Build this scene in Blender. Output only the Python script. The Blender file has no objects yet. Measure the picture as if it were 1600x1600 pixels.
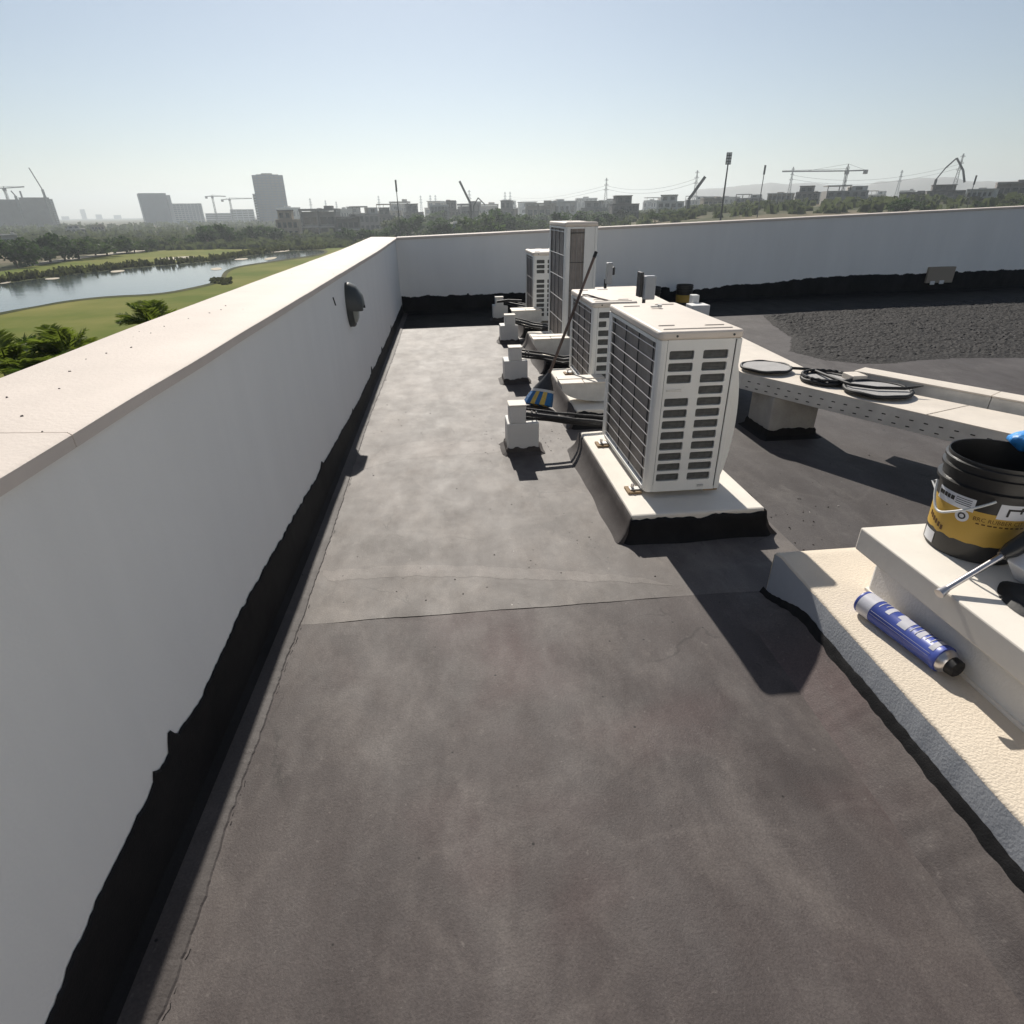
import bpy, math, random
from mathutils import Vector, Matrix, noise as mnoise
R = math.radians
random.seed(11)
scene = bpy.context.scene
COL = scene.collection

# ------------------------------------------------------------------ camera
CAM_H = 1.6
FPX, PITCH, YAW, ROLL = 911.945, 0.476362, 0.0977656, 0.0140583
_fw = Vector((math.sin(YAW)*math.cos(PITCH), math.cos(YAW)*math.cos(PITCH), -math.sin(PITCH)))
_rt0 = Vector((math.cos(YAW), -math.sin(YAW), 0)); _dn0 = _fw.cross(_rt0)
_rt = math.cos(ROLL)*_rt0 + math.sin(ROLL)*_dn0
_dn = -math.sin(ROLL)*_rt0 + math.cos(ROLL)*_dn0
cd = bpy.data.cameras.new('camera'); cam = bpy.data.objects.new('camera', cd); COL.objects.link(cam)
cd.sensor_width = 36; cd.lens = FPX/1600*36; cd.clip_start = .02; cd.clip_end = 15000
m3 = Matrix((_rt, -_dn, -_fw)).transposed()
cam.matrix_world = Matrix.Translation((0, 0, CAM_H)) @ m3.to_4x4()
scene.camera = cam

def ray(px, py): return _rt*((px-800)/FPX) + _dn*((py-800)/FPX) + _fw
def atz(px, py, z):
    d = ray(px, py); return Vector((0, 0, CAM_H)) + d*((z-CAM_H)/d.z)
def aty(px, py, Y):
    d = ray(px, py); return Vector((0, 0, CAM_H)) + d*(Y/d.y)
def atx(px, py, X):
    d = ray(px, py); return Vector((0, 0, CAM_H)) + d*(X/d.x)

# ------------------------------------------------------------------ light
SUN = Vector((-.045, 1.3, 1)).normalized()
SUN_EL = math.asin(SUN.z); SUN_AZ = math.atan2(SUN.x, SUN.y)
w = bpy.data.worlds.new('World'); scene.world = w; w.use_nodes = True
nt = w.node_tree; bg = nt.nodes['Background']
sky = nt.nodes.new('ShaderNodeTexSky'); sky.sky_type = 'NISHITA'; sky.sun_disc = False
sky.sun_elevation = SUN_EL; sky.sun_rotation = SUN_AZ; sky.altitude = 0
sky.air_density = 1.0; sky.dust_density = .35; sky.ozone_density = 2.2
hsv = nt.nodes.new('ShaderNodeHueSaturation'); hsv.inputs['Saturation'].default_value = .80
nt.links.new(sky.outputs[0], hsv.inputs['Color']); nt.links.new(hsv.outputs[0], bg.inputs[0]); bg.inputs[1].default_value = .057
sl = bpy.data.lights.new('sun', 'SUN'); so = bpy.data.objects.new('sun', sl); COL.objects.link(so)
sl.energy = 4.6; sl.angle = R(.55); sl.color = (1, .94, .85)
so.rotation_euler = (-SUN).to_track_quat('-Z', 'Y').to_euler(); so.location = (0, 0, 30)
scene.view_settings.view_transform = 'Standard'; scene.view_settings.look = 'None'
scene.view_settings.exposure = .42; scene.view_settings.gamma = 1
scene.view_settings.use_curve_mapping = False

# ------------------------------------------------------------------ materials
def mat(name, col, rough=.7, var=.12, scale=6, bump=0, bscale=60, metal=0, spec=.4, col2=None, thr=None, detail=6, stretch=None, coat=0, sheen=0):
    m = bpy.data.materials.new(name); m.use_nodes = True; n = m.node_tree; N = n.nodes; L = n.links
    b = N['Principled BSDF']; b.inputs['Roughness'].default_value = rough; b.inputs['Metallic'].default_value = metal
    b.inputs['Specular IOR Level'].default_value = spec
    if coat: b.inputs['Coat Weight'].default_value = coat
    if sheen:
        b.inputs['Sheen Weight'].default_value = sheen; b.inputs['Sheen Roughness'].default_value = .4
    tc = N.new('ShaderNodeTexCoord'); src = tc.outputs['Object']
    if stretch:
        mp = N.new('ShaderNodeMapping'); mp.inputs['Scale'].default_value = stretch
        L.new(src, mp.inputs[0]); src = mp.outputs[0]
    tn = N.new('ShaderNodeTexNoise'); tn.inputs['Scale'].default_value = scale; tn.inputs['Detail'].default_value = detail
    tn.inputs['Roughness'].default_value = .62
    L.new(src, tn.inputs['Vector'])
    cr = N.new('ShaderNodeValToRGB')
    c = Vector(col); c2 = Vector(col2) if col2 else c*(1+var)
    c1 = c if col2 else c*(1-var)
    lo, hi = thr if thr else (.3, .7)
    cr.color_ramp.elements[0].position = lo; cr.color_ramp.elements[1].position = hi
    cr.color_ramp.elements[0].color = (*c1, 1); cr.color_ramp.elements[1].color = (*c2, 1)
    L.new(tn.outputs[0], cr.inputs[0]); L.new(cr.outputs[0], b.inputs['Base Color'])
    if bump:
        t2 = N.new('ShaderNodeTexNoise'); t2.inputs['Scale'].default_value = bscale; t2.inputs['Detail'].default_value = 4
        L.new(tc.outputs['Object'], t2.inputs['Vector'])
        bp = N.new('ShaderNodeBump'); bp.inputs['Strength'].default_value = min(1, bump); bp.inputs['Distance'].default_value = .02
        L.new(t2.outputs[0], bp.inputs['Height']); L.new(bp.outputs[0], b.inputs['Normal'])
    return m

def membrane(name, dark, mid, dust, dust_lo=.5, dust_hi=.78, rough=.55, sheen=.0, red=None, spec=.8):
    """dusty grey roof coating: broad patches, brush streaks, fine grain, dust scuffs, specks"""
    m = bpy.data.materials.new(name); m.use_nodes = True; n = m.node_tree; N = n.nodes; L = n.links
    b = N['Principled BSDF']; b.inputs['Specular IOR Level'].default_value = spec
    if sheen:
        b.inputs['Sheen Weight'].default_value = sheen; b.inputs['Sheen Roughness'].default_value = .45
    tc = N.new('ShaderNodeTexCoord'); O = tc.outputs['Object']
    def nz(scale, det=6, stretch=None, dist=0, rg=.6):
        t = N.new('ShaderNodeTexNoise'); t.inputs['Scale'].default_value = scale; t.inputs['Detail'].default_value = det
        t.inputs['Distortion'].default_value = dist; t.inputs['Roughness'].default_value = rg
        if stretch:
            mp = N.new('ShaderNodeMapping'); mp.inputs['Scale'].default_value = stretch; L.new(O, mp.inputs[0]); L.new(mp.outputs[0], t.inputs['Vector'])
        else: L.new(O, t.inputs['Vector'])
        return t.outputs[0]
    def ramp(src, a, bb, ca, cb):
        r = N.new('ShaderNodeValToRGB'); r.color_ramp.elements[0].position = a; r.color_ramp.elements[1].position = bb
        r.color_ramp.elements[0].color = (*ca, 1); r.color_ramp.elements[1].color = (*cb, 1); L.new(src, r.inputs[0]); return r.outputs[0]
    def mix(f, a, bb, mode='MIX', fac=None):
        x = N.new('ShaderNodeMix'); x.data_type = 'RGBA'; x.blend_type = mode
        if f is None: x.inputs[0].default_value = fac
        else: L.new(f, x.inputs[0])
        L.new(a, x.inputs[6]); L.new(bb, x.inputs[7]) if not isinstance(bb, tuple) else setattr(x.inputs[7], 'default_value', (*bb, 1))
        return x.outputs[2]
    base = ramp(nz(1.1, 8, None, .12), .34, .66, dark, mid)
    if red: base = mix(ramp(nz(.7, 3, None, .3), .5, .72, (0,)*3, (.7,)*3), base, red)
    streak = ramp(nz(2.4, 7, (3.2, .4, 1), .1), .5, .8, (0,)*3, (.75,)*3)
    base = mix(streak, base, mid)
    d = ramp(nz(2.2, 10, (1.3, .75, 1), .2, .7), dust_lo, dust_hi, (0,)*3, (.8,)*3)
    base = mix(d, base, dust)
    d2 = ramp(nz(9, 8, (1, .6, 1), .3, .72), .60, .74, (0,)*3, (.55,)*3)
    base = mix(d2, base, dust)
    tide = N.new('ShaderNodeValToRGB'); el = tide.color_ramp.elements
    el[0].position = .485; el[0].color = (0, 0, 0, 1); el[1].position = .515; el[1].color = (0, 0, 0, 1); e_ = el.new(.503); e_.color = (.2, .2, .2, 1)
    L.new(nz(.85, 4, None, .3, .5), tide.inputs[0]); base = mix(tide.outputs[0], base, dust)
    d3 = ramp(nz(38, 3, None, .3), .66, .72, (0,)*3, (.5,)*3)
    base = mix(d3, base, dust)
    dk = ramp(nz(14, 8, (1.4, .7, 1), .3, .7), .58, .72, (0,)*3, (.5,)*3)
    base = mix(dk, base, dark)
    vc = N.new('ShaderNodeTexVoronoi'); vc.feature = 'DISTANCE_TO_EDGE'; vc.inputs['Scale'].default_value = 1.3
    wv = N.new('ShaderNodeVectorMath'); wv.operation = 'MULTIPLY_ADD'; wv.inputs[1].default_value = (.35, .35, 0)
    nq = N.new('ShaderNodeTexNoise'); nq.inputs['Scale'].default_value = 4; nq.inputs['Detail'].default_value = 6; L.new(O, nq.inputs['Vector'])
    L.new(nq.outputs['Color'], wv.inputs[0]); L.new(O, wv.inputs[2]); L.new(wv.outputs[0], vc.inputs['Vector'])
    hl = ramp(vc.outputs['Distance'], .002, .006, (1,)*3, (0,)*3); hm_ = ramp(nz(1.7, 4), .52, .6, (0,)*3, (.55,)*3)
    hmix = N.new('ShaderNodeMath'); hmix.operation = 'MULTIPLY'; L.new(hl, hmix.inputs[0]); L.new(hm_, hmix.inputs[1])
    base = mix(hmix.outputs[0], base, tuple(x*.35 for x in dark))
    g = ramp(nz(160, 3), .3, .7, (.78,)*3, (1.18,)*3)
    base = mix(None, base, g, 'MULTIPLY', 1.0)
    v = N.new('ShaderNodeTexVoronoi'); v.inputs['Scale'].default_value = 9; L.new(O, v.inputs['Vector'])
    sp = ramp(v.outputs['Distance'], .03, .05, (1,)*3, (0,)*3)
    base = mix(sp, base, tuple(x*.25 for x in dark))
    L.new(base, b.inputs['Base Color'])
    rr = ramp(nz(5, 6, None, .5), .3, .7, (rough-.025,)*3, (rough+.04,)*3); L.new(rr, b.inputs['Roughness'])
    sm = ramp(nz(3.2, 9, (1.4, .6, 1), .15, .68), .34, .66, (spec*.6,)*3, (spec*1.15,)*3); L.new(sm, b.inputs['Specular IOR Level'])
    bp = N.new('ShaderNodeBump'); bp.inputs['Strength'].default_value = .4; bp.inputs['Distance'].default_value = .0028
    ad = N.new('ShaderNodeMath'); ad.operation = 'ADD'; L.new(nz(170, 5), ad.inputs[0])
    m2 = N.new('ShaderNodeMath'); m2.operation = 'MULTIPLY'; m2.inputs[1].default_value = 1.6; L.new(nz(6, 6, None, 1), m2.inputs[0])
    L.new(m2.outputs[0], ad.inputs[1]); L.new(ad.outputs[0], bp.inputs['Height']); L.new(bp.outputs[0], b.inputs['Normal'])
    return m

M = {}
M['floor_far'] = membrane('floor_far', (.068, .057, .052), (.108, .092, .084), (.195, .170, .15), .46, .72, rough=.66, spec=.60)
M['floor_near'] = membrane('floor_near', (.050, .041, .040), (.080, .066, .063), (.142, .123, .114), .48, .74, red=(.110, .066, .065), rough=.66, spec=.38)
M['floor_mid'] = membrane('floor_mid', (.056, .049, .048), (.084, .075, .073), (.13, .118, .11), .52, .8, rough=.69, spec=.34)
M['lap'] = membrane('lap', (.10, .087, .079), (.150, .131, .119), (.23, .20, .18), .44, .72, rough=.66, spec=.55)
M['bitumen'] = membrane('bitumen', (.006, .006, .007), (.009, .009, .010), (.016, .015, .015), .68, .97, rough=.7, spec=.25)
M['skirt'] = membrane('skirt', (.046, .039, .037), (.070, .060, .057), (.115, .102, .095), .52, .8, rough=.68, spec=.4)
M['paint'] = mat('paint', (.70, .69, .665), .75, .05, 2.5, .15, 90)
M['paint_wall'] = mat('paint_wall', (.82, .805, .77), .8, .032, 1.1, .12, 110, stretch=(3, 3, .55), detail=10)
M['coping'] = mat('coping', (.64, .565, .50), .75, .06, 3.0, .1, 80, detail=8)
M['slab_paint'] = mat('slab_paint', (.76, .71, .63), .75, .08, 3, .02, 50, detail=9)
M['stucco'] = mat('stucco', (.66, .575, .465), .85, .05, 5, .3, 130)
M['stucco_shade'] = mat('stucco_shade', (.33, .345, .37), .9, .06, 5, .12, 110)  # darker blue grey stucco: the curb side's shade is put into the colour
M['ac_white'] = mat('ac_white', (.73, .725, .69), .45, .06, 3.5, .03, 30, spec=.5)
M['ac_lid'] = mat('ac_lid', (.66, .585, .505), .55, .05, 5, .03, 30)
M['slot'] = mat('slot', (.10, .10, .095), .7, .3, 30, .3, 400)
M['coil'] = mat('coil', (.27, .24, .215), .6, .25, 7, .5, 260)
M['core'] = mat('core', (.02, .02, .02), .8)
M['wire'] = mat('wire', (.42, .40, .38), .35, .1, 20, metal=.6)
M['galv'] = mat('galv', (.56, .555, .54), .42, .12, 9, .05, 60, metal=.45)
M['tray'] = mat('tray', (.70, .63, .54), .55, .09, 5, .05, 60)
M['conc'] = mat('conc', (.34, .325, .30), .85, .15, 6, .35, 60)
M['darkmetal'] = mat('darkmetal', (.05, .05, .052), .45, .2, 20, metal=.3)
M['rubber'] = mat('rubber', (.014, .014, .015), .6, .2, 30, .04, 90)
M['pipe'] = mat('pipe', (.02, .02, .022), .6, .25, 30, .3, 150)
M['wood'] = mat('wood', (.12, .085, .07), .6, .25, 12, .1, 60, stretch=(20, 20, 1.5))
M['bluebr'] = mat('bluebr', (.03, .17, .42), .6, .2, 60, .6, 200)
M['yellowbr'] = mat('yellowbr', (.72, .52, .12), .6, .15, 60, .6, 200)
M['whitepl'] = mat('whitepl', (.62, .62, .6), .45, .06, 10)
M['bucketblk'] = mat('bucketblk', (.022, .021, .020), .36, .2, 8, .04, 60, spec=.5)
M['labely'] = mat('labely', (.50, .315, .06), .5, .1, 4, .03, 40)
M['labelw'] = mat('labelw', (.62, .63, .66), .5, .06, 12)
M['ink'] = mat('ink', (.03, .028, .026), .6)
M['inkbr'] = mat('inkbr', (.10, .045, .01), .6)
M['canblue'] = mat('canblue', (.055, .085, .34), .38, .12, 14)
M['canwhite'] = mat('canwhite', (.55, .55, .60), .38, .05, 14)
M['steel'] = mat('steel', (.58, .56, .56), .28, .1, 20, metal=.9)
M['pad'] = mat('pad', (.30, .21, .12), .8, .2, 30, .3, 90)
def leafmat(name, col, var):
    m = mat(name, col, .7, var, 1.3, spec=.15); n = m.node_tree; L = n.links; b = n.nodes['Principled BSDF']
    src = b.inputs['Base Color'].links[0].from_socket
    tr = n.nodes.new('ShaderNodeBsdfTranslucent'); mx = n.nodes.new('ShaderNodeMixShader'); mx.inputs[0].default_value = .45
    hs = n.nodes.new('ShaderNodeHueSaturation'); hs.inputs['Value'].default_value = 1.35; hs.inputs['Saturation'].default_value = 1.1
    L.new(src, hs.inputs['Color']); L.new(hs.outputs[0], tr.inputs['Color'])
    L.new(b.outputs[0], mx.inputs[1]); L.new(tr.outputs[0], mx.inputs[2]); L.new(mx.outputs[0], n.nodes['Material Output'].inputs['Surface'])
    return m
M['glove'] = mat('glove', (.04, .25, .62), .45, .4, 25, .4, 40)
M['mesh'] = mat('mesh', (.36, .35, .34), .7, .12, 8, .3, 300)
M['greybox'] = mat('greybox', (.40, .41, .42), .5, .06, 8)
M['lampgrey'] = mat('lampgrey', (.055, .06, .06), .45, .15, 10)
M['lampglass'] = mat('lampglass', (.30, .32, .30), .3, .1, 8)
M['chip'] = mat('chip', (.07, .06, .055), .8, .5, 20)
M['chipw'] = mat('chipw', (.6, .57, .52), .8, .2, 20)
M['gravel'] = mat('gravel', (.018, .017, .017), .85, .5, 38, .5, 240, spec=.25, col2=(.105, .098, .092), thr=(.42, .80))
M['facade'] = mat('facade', (.55, .5, .43), .85, .06, 2, .2, 60)
# landscape
M['ground'] = mat('ground', (.19, .155, .105), .95, .2, .02, spec=.05, col2=(.06, .07, .034), thr=(.40, .58), detail=9)
M['fairway'] = mat('fairway', (.105, .135, .020), .95, .2, .06, .2, 8, spec=.05, col2=(.215, .198, .055), thr=(.36, .68), detail=10)
M['rough'] = mat('rough', (.05, .06, .022), .95, .2, .09, .3, 4, spec=.05, col2=(.10, .095, .045), thr=(.4, .65), detail=9)
M['sand'] = mat('sand', (.5, .44, .34), .95, .12, .3)
M['trunk'] = mat('trunk', (.10, .075, .055), .9, .25, 3, .5, 8)
M['leafA'] = leafmat('leafA', (.028, .050, .014), 0.4)
M['leafB'] = leafmat('leafB', (.040, .062, .018), 0.4)
M['leafC'] = leafmat('leafC', (.055, .066, .028), 0.4)
M['reed'] = leafmat('reed', (.05, .055, .022), 0.4)
M['palm'] = leafmat('palm', (.12, .155, .032), 0.5)
M['palmd'] = leafmat('palmd', (.06, .095, .02), 0.45)
for k, c in dict(v_beige=(.40, .33, .25), v_grey=(.24, .22, .21), v_dark=(.13, .12, .115), v_white=(.55, .53, .49), v_tan=(.33, .28, .22), v_conc=(.28, .26, .24)).items():
    M[k] = mat(k, c, .85, .08, .4)
M['v_glass'] = mat('v_glass', (.025, .03, .036), .2, .2, .5, spec=.6)
M['t_blue'] = mat('t_blue', (.08, .11, .17), .35, .15, .12)
M['t_light'] = mat('t_light', (.42, .43, .44), .7, .08, .1)
M['t_conc'] = mat('t_conc', (.15, .145, .15), .85, .15, .15)
M['craney'] = mat('craney', (.30, .24, .14), .6)
M['craned'] = mat('craned', (.10, .10, .10), .6)
M['hill'] = mat('hill', (.19, .17, .14), .95, .15, .01)
# lake
m = bpy.data.materials.new('lake'); m.use_nodes = True; b = m.node_tree.nodes['Principled BSDF']
b.inputs['Base Color'].default_value = (.045, .06, .062, 1); b.inputs['Roughness'].default_value = .07; b.inputs['IOR'].default_value = 1.33
b.inputs['Specular IOR Level'].default_value = .7
tc = m.node_tree.nodes.new('ShaderNodeTexCoord'); mp = m.node_tree.nodes.new('ShaderNodeMapping'); mp.inputs['Scale'].default_value = (.5, 1.6, 1)
t = m.node_tree.nodes.new('ShaderNodeTexNoise'); t.inputs['Scale'].default_value = .6; t.inputs['Detail'].default_value = 3
bp = m.node_tree.nodes.new('ShaderNodeBump'); bp.inputs['Strength'].default_value = .25; bp.inputs['Distance'].default_value = .05
for a, c in ((tc.outputs['Object'], mp.inputs[0]), (mp.outputs[0], t.inputs['Vector']), (t.outputs[0], bp.inputs['Height']), (bp.outputs[0], b.inputs['Normal'])): m.node_tree.links.new(a, c)
M['lake'] = m

# ------------------------------------------------------------------ mesh helpers
class MB:
    def __init__(s): s.v = []; s.f = []
    def add(s, vs, fs):
        o = len(s.v); s.v += [tuple(p) for p in vs]; s.f += [tuple(i+o for i in f) for f in fs]; return s
    def box(s, x0, x1, y0, y1, z0, z1):
        return s.add([(x0, y0, z0), (x1, y0, z0), (x1, y1, z0), (x0, y1, z0), (x0, y0, z1), (x1, y0, z1), (x1, y1, z1), (x0, y1, z1)],
                     [(0, 3, 2, 1), (4, 5, 6, 7), (0, 1, 5, 4), (1, 2, 6, 5), (2, 3, 7, 6), (3, 0, 4, 7)])
    def prism(s, poly, z0, z1):
        n = len(poly); return s.add([(p[0], p[1], z0) for p in poly]+[(p[0], p[1], z1) for p in poly],
            [tuple(range(n-1, -1, -1)), tuple(range(n, 2*n))]+[(i, (i+1) % n, n+(i+1) % n, n+i) for i in range(n)])
    def prismxz(s, poly, y0, y1):
        n = len(poly); return s.add([(p[0], y0, p[1]) for p in poly]+[(p[0], y1, p[1]) for p in poly],
            [tuple(range(n)), tuple(range(2*n-1, n-1, -1))]+[((i+1) % n, i, n+i, n+(i+1) % n) for i in range(n)])
    def tube(s, pts, rad, n=8, cap=True):
        pts = [Vector(p) for p in pts]; k = len(pts)
        rad = rad if isinstance(rad, (list, tuple)) else [rad]*k
        vs = []; u = None
        for i, p in enumerate(pts):
            t = (pts[min(i+1, k-1)]-pts[max(i-1, 0)]).normalized()
            if u is None: u = t.orthogonal().normalized()
            u = (u - t*u.dot(t)).normalized(); q = t.cross(u)
            for j in range(n):
                a = 2*math.pi*j/n; vs.append(p+(u*math.cos(a)+q*math.sin(a))*rad[i])
        fs = [(i*n+j, i*n+(j+1) % n, (i+1)*n+(j+1) % n, (i+1)*n+j) for i in range(k-1) for j in range(n)]
        if cap: fs += [tuple(range(n-1, -1, -1)), tuple(range((k-1)*n, k*n))]
        return s.add(vs, fs)
    def bar(s, a, b, w, h=None):
        a, b = Vector(a), Vector(b); h = h or w; t = (b-a).normalized()
        up = Vector((0, 0, 1)) if abs(t.z) < .95 else Vector((0, 1, 0))
        x = t.cross(up).normalized()*w/2; y = x.cross(t).normalized()*h/2
        vs = [a-x-y, a+x-y, a+x+y, a-x+y, b-x-y, b+x-y, b+x+y, b-x+y]
        return s.add(vs, [(3, 2, 1, 0), (4, 5, 6, 7), (0, 1, 5, 4), (1, 2, 6, 5), (2, 3, 7, 6), (3, 0, 4, 7)])
    def lathe(s, prof, c=(0, 0), n=48, a0=0, a1=2*math.pi):
        full = abs(a1-a0-2*math.pi) < 1e-6; k = n if full else n+1
        vs = [(c[0]+r*math.cos(a0+(a1-a0)*j/n), c[1]+r*math.sin(a0+(a1-a0)*j/n), z) for r, z in prof for j in range(k)]
        fs = []
        for i in range(len(prof)-1):
            for j in range(n):
                j2 = (j+1) % k
                fs.append((i*k+j, i*k+j2, (i+1)*k+j2, (i+1)*k+j))
        return s.add(vs, fs)
    def sheet(s, poly, z):
        return s.add([(p[0], p[1], z) for p in poly], [tuple(range(len(poly)))])

def rootloc(p):
    l = Vector((0, 0, 0))
    while p is not None: l += p.location; p = p.parent
    return l

def obj(name, mb, m, parent=None, bevel=0, smooth=None, local=False, seg=2):
    me = bpy.data.meshes.new(name)
    vs = mb.v
    if parent is not None and not local:
        l = rootloc(parent); vs = [(x-l.x, y-l.y, z-l.z) for x, y, z in vs]
    me.from_pydata(vs, [], mb.f); me.validate(); me.update()
    if m is not None: me.materials.append(m)
    o = bpy.data.objects.new(name, me); COL.objects.link(o)
    if parent is not None: o.parent = parent
    if smooth:
        for p in me.polygons: p.use_smooth = True
        me.set_sharp_from_angle(angle=R(smooth))
    if bevel:
        bv = o.modifiers.new('bevel', 'BEVEL'); bv.width = bevel; bv.segments = seg; bv.limit_method = 'ANGLE'; bv.angle_limit = R(35)
        bv.harden_normals = False
    return o

def tag(o, label=None, cat=None, group=None, kind=None):
    if label: o['label'] = label
    if cat: o['category'] = cat
    if group: o['group'] = group
    if kind: o['kind'] = kind
    return o

def thing(name, label, cat, loc=(0, 0, 0), group=None):
    o = bpy.data.objects.new(name, None); COL.objects.link(o); o.location = loc; o.empty_display_size = .1
    return tag(o, label, cat, group)

def copy_part(o, parent, loc=None):
    c = o.copy(); COL.objects.link(c); c.parent = parent
    if loc is not None: c.location = loc
    return c
def copy_tree(r, loc, scale=None, rotz=None):
    c = r.copy(); COL.objects.link(c); c.location = loc
    if scale is not None: c.scale = scale
    if rotz is not None: c.rotation_euler = (0, 0, rotz)
    for ch in r.children:
        d = copy_part(ch, c)
        for g in ch.children: copy_part(g, d)
    return c
def pn(x, y=0, z=0): return mnoise.noise(Vector((x, y, z)))
def lerp(a, b, t): return a+(b-a)*t
def sstep(a, b, x):
    t = max(0, min(1, (x-a)/(b-a))); return t*t*(3-2*t)

# ================================================================== ROOF
WX = -.83                       # inner face of the long parapet
FY0, FSL = 11.0, .09            # far parapet: y = FY0 + FSL*(x-WX)
def far_y(x): return FY0+FSL*(x-WX)
def far_top(x): return 1.224+.0265*(x-WX)
def tab(T, y):
    if y <= T[0][0]: return T[0][1]
    for (a, p), (c, q) in zip(T[:-1], T[1:]):
        if y <= c: return lerp(p, q, (y-a)/(c-a))
    return T[-1][1]
def left_top(y): return tab(((.9, 1.181), (1.5, 1.186), (2.6, 1.193), (4.4, 1.193), (8, 1.192), (FY0, 1.216)), y)
def wx(y): return WX-.022*(1-sstep(.6, 3.0, y))
XR = 20.0

# building body under the roof
mb = MB(); mb.prism([(-1.22, -4), (XR, -4), (XR, far_y(XR)+.3), (-1.22, far_y(-1.22)+.3)], -9.0, -.03)
tag(obj('villa', mb, M['facade']), 'rendered body of the house below the roof deck', 'building')

# deck: far sheet ends on a ragged lap, near sheet lies 8 mm lower
s0, s1 = atz(485, 975, 0), atz(1085, 930, 0)
def seam_y(x): return lerp(s0.y, s1.y, (x-s0.x)/(s1.x-s0.x)) + .008*pn(x*4, 3)+.002*pn(x*30, 5)
def deck(name, x0, x1, ya, yb, z, m, nx, ny, amp=0):
    mb = MB(); vs = []
    for j in range(ny+1):
        for i in range(nx+1):
            x = lerp(x0, x1, i/nx); a = ya(x) if callable(ya) else ya; bb = yb(x) if callable(yb) else yb
            y = lerp(a, bb, j/ny); vs.append((x, y, z(x) if callable(z) else z))
    fs = [(j*(nx+1)+i, j*(nx+1)+i+1, (j+1)*(nx+1)+i+1, (j+1)*(nx+1)+i) for j in range(ny) for i in range(nx)]
    mb.add(vs, fs)
    k = len(mb.v)   # front lip
    mb.add([(v[0], v[1], v[2]) for v in vs[:nx+1]]+[(v[0], v[1]+.002, v[2]-.02) for v in vs[:nx+1]], [(i+1, i, nx+1+i, nx+2+i) for i in range(nx)])
    return tag(obj(name, mb, m, smooth=30), kind='structure')
XS = 1.75
deck('roof_floor', -.86, XS, -4, lambda x: seam_y(x)+.05, lambda x: -.0004-.0034*sstep(1.02, .80, x)*(.55+.45*pn(x*6, 31))*sstep(-.62, -.5, x), M['floor_near'], 60, 90)
deck('roof_floor', -.86, XS, seam_y, lambda x: far_y(x)+.02, 0, M['floor_far'], 160, 120)
deck('roof_floor', XS-.02, XR, -4, lambda x: far_y(x)+.02, -.003, M['floor_mid'], 120, 110)
# rough dusty lap ridge
def ragged(px_pts, z, amp=.016, step=.012, seed=0):
    P = [atz(x, y, z) for x, y in px_pts]; out = []
    for i, p in enumerate(P):
        q = P[(i+1) % len(P)]; n = max(1, int((q-p).length/step))
        for k in range(n):
            r = p.lerp(q, k/n); a2 = amp*.7; out.append((r.x+amp*pn(r.x*14, r.y*14, seed)+a2*pn(r.x*45, r.y*45, seed), r.y+amp*pn(r.x*9+50, r.y*9, seed)+a2*pn(r.x*38+50, r.y*38, seed)))
    return out
mb = MB(); mb.sheet(ragged([(510, 908), (505, 893), (640, 882), (760, 885), (900, 893), (1000, 903), (1060, 915), (900, 908), (800, 903), (650, 900)], 0)[::-1], .0005)
tag(obj('floor_lap', mb, M['lap']), kind='structure')
mb = MB(); mb.sheet(ragged([(560, 735), (600, 700), (650, 690), (760, 690), (790, 705), (700, 712), (620, 718)], 0, .015, seed=3)[::-1], .0005)
tag(obj('floor_lap', mb, M['lap']), kind='structure')

# shade of the far parapet, laid on the deck as a near-black band
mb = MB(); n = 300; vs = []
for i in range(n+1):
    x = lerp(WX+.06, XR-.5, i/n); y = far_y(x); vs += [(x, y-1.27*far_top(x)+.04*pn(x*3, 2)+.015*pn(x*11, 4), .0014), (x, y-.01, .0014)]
mb.add(vs, [(2*i, 2*i+2, 2*i+3, 2*i+1) for i in range(n)]); tag(obj('floor_shade', mb, M['bitumen']), kind='structure')
# ---- parapets
t = thing('parapet_wall', 'long white parapet with pale cream coping running away beside the golf course', 'wall', (WX-.2, 0, 0))
mb = MB(); n = 60
ys = [lerp(-4, FY0+.02, i/n) for i in range(n+1)]
vs = []; fs = []
for y in ys: vs += [(wx(y), y, -.02), (wx(y), y, left_top(y)-.035), (WX-.42, y, left_top(y)-.035), (WX-.42, y, -9)]
for i in range(n):
    for k in range(3): fs.append((i*4+k, i*4+k+1, i*4+k+5, i*4+k+4))
fs += [(3, 2, 1, 0), (n*4, n*4+1, n*4+2, n*4+3)]
mb.add(vs, fs); obj('wall', mb, M['paint_wall'], t)
def coping_left(y0, y1):
    mb = MB(); n = 30; vs = []; fs = []
    for i in range(n+1):
        y = lerp(y0, y1, i/n); z = left_top(y)
        # the coping overlaps 12 mm and is faintly wavy, as hand-floated render is
        e = .0035*pn(y*2.2, 8)
        xa = wx(y)+.014+e
        vs += [(xa, y, z-.035), (xa, y, z-.006), (xa-.008, y, z+.001*pn(y*3)), (WX-.2, y, z+.008), (WX-.437+e, y, z+.012), (WX-.44, y, z-.035)]
    for i in range(n):
        for k in range(6): fs.append((i*6+k, i*6+(k+1) % 6, i*6+6+(k+1) % 6, i*6+6+k))
    fs += [tuple(range(5, -1, -1)), tuple(range(n*6, n*6+6))]
    return mb.add(vs, fs)
cy = [-4, 1.30, 5.2, FY0+.40]
for a, bq in zip(cy[:-1], cy[1:]): obj('coping_stone', coping_left(a+.0015, bq-.0015 if bq < FY0 else bq), M['coping'], t, smooth=40)
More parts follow.
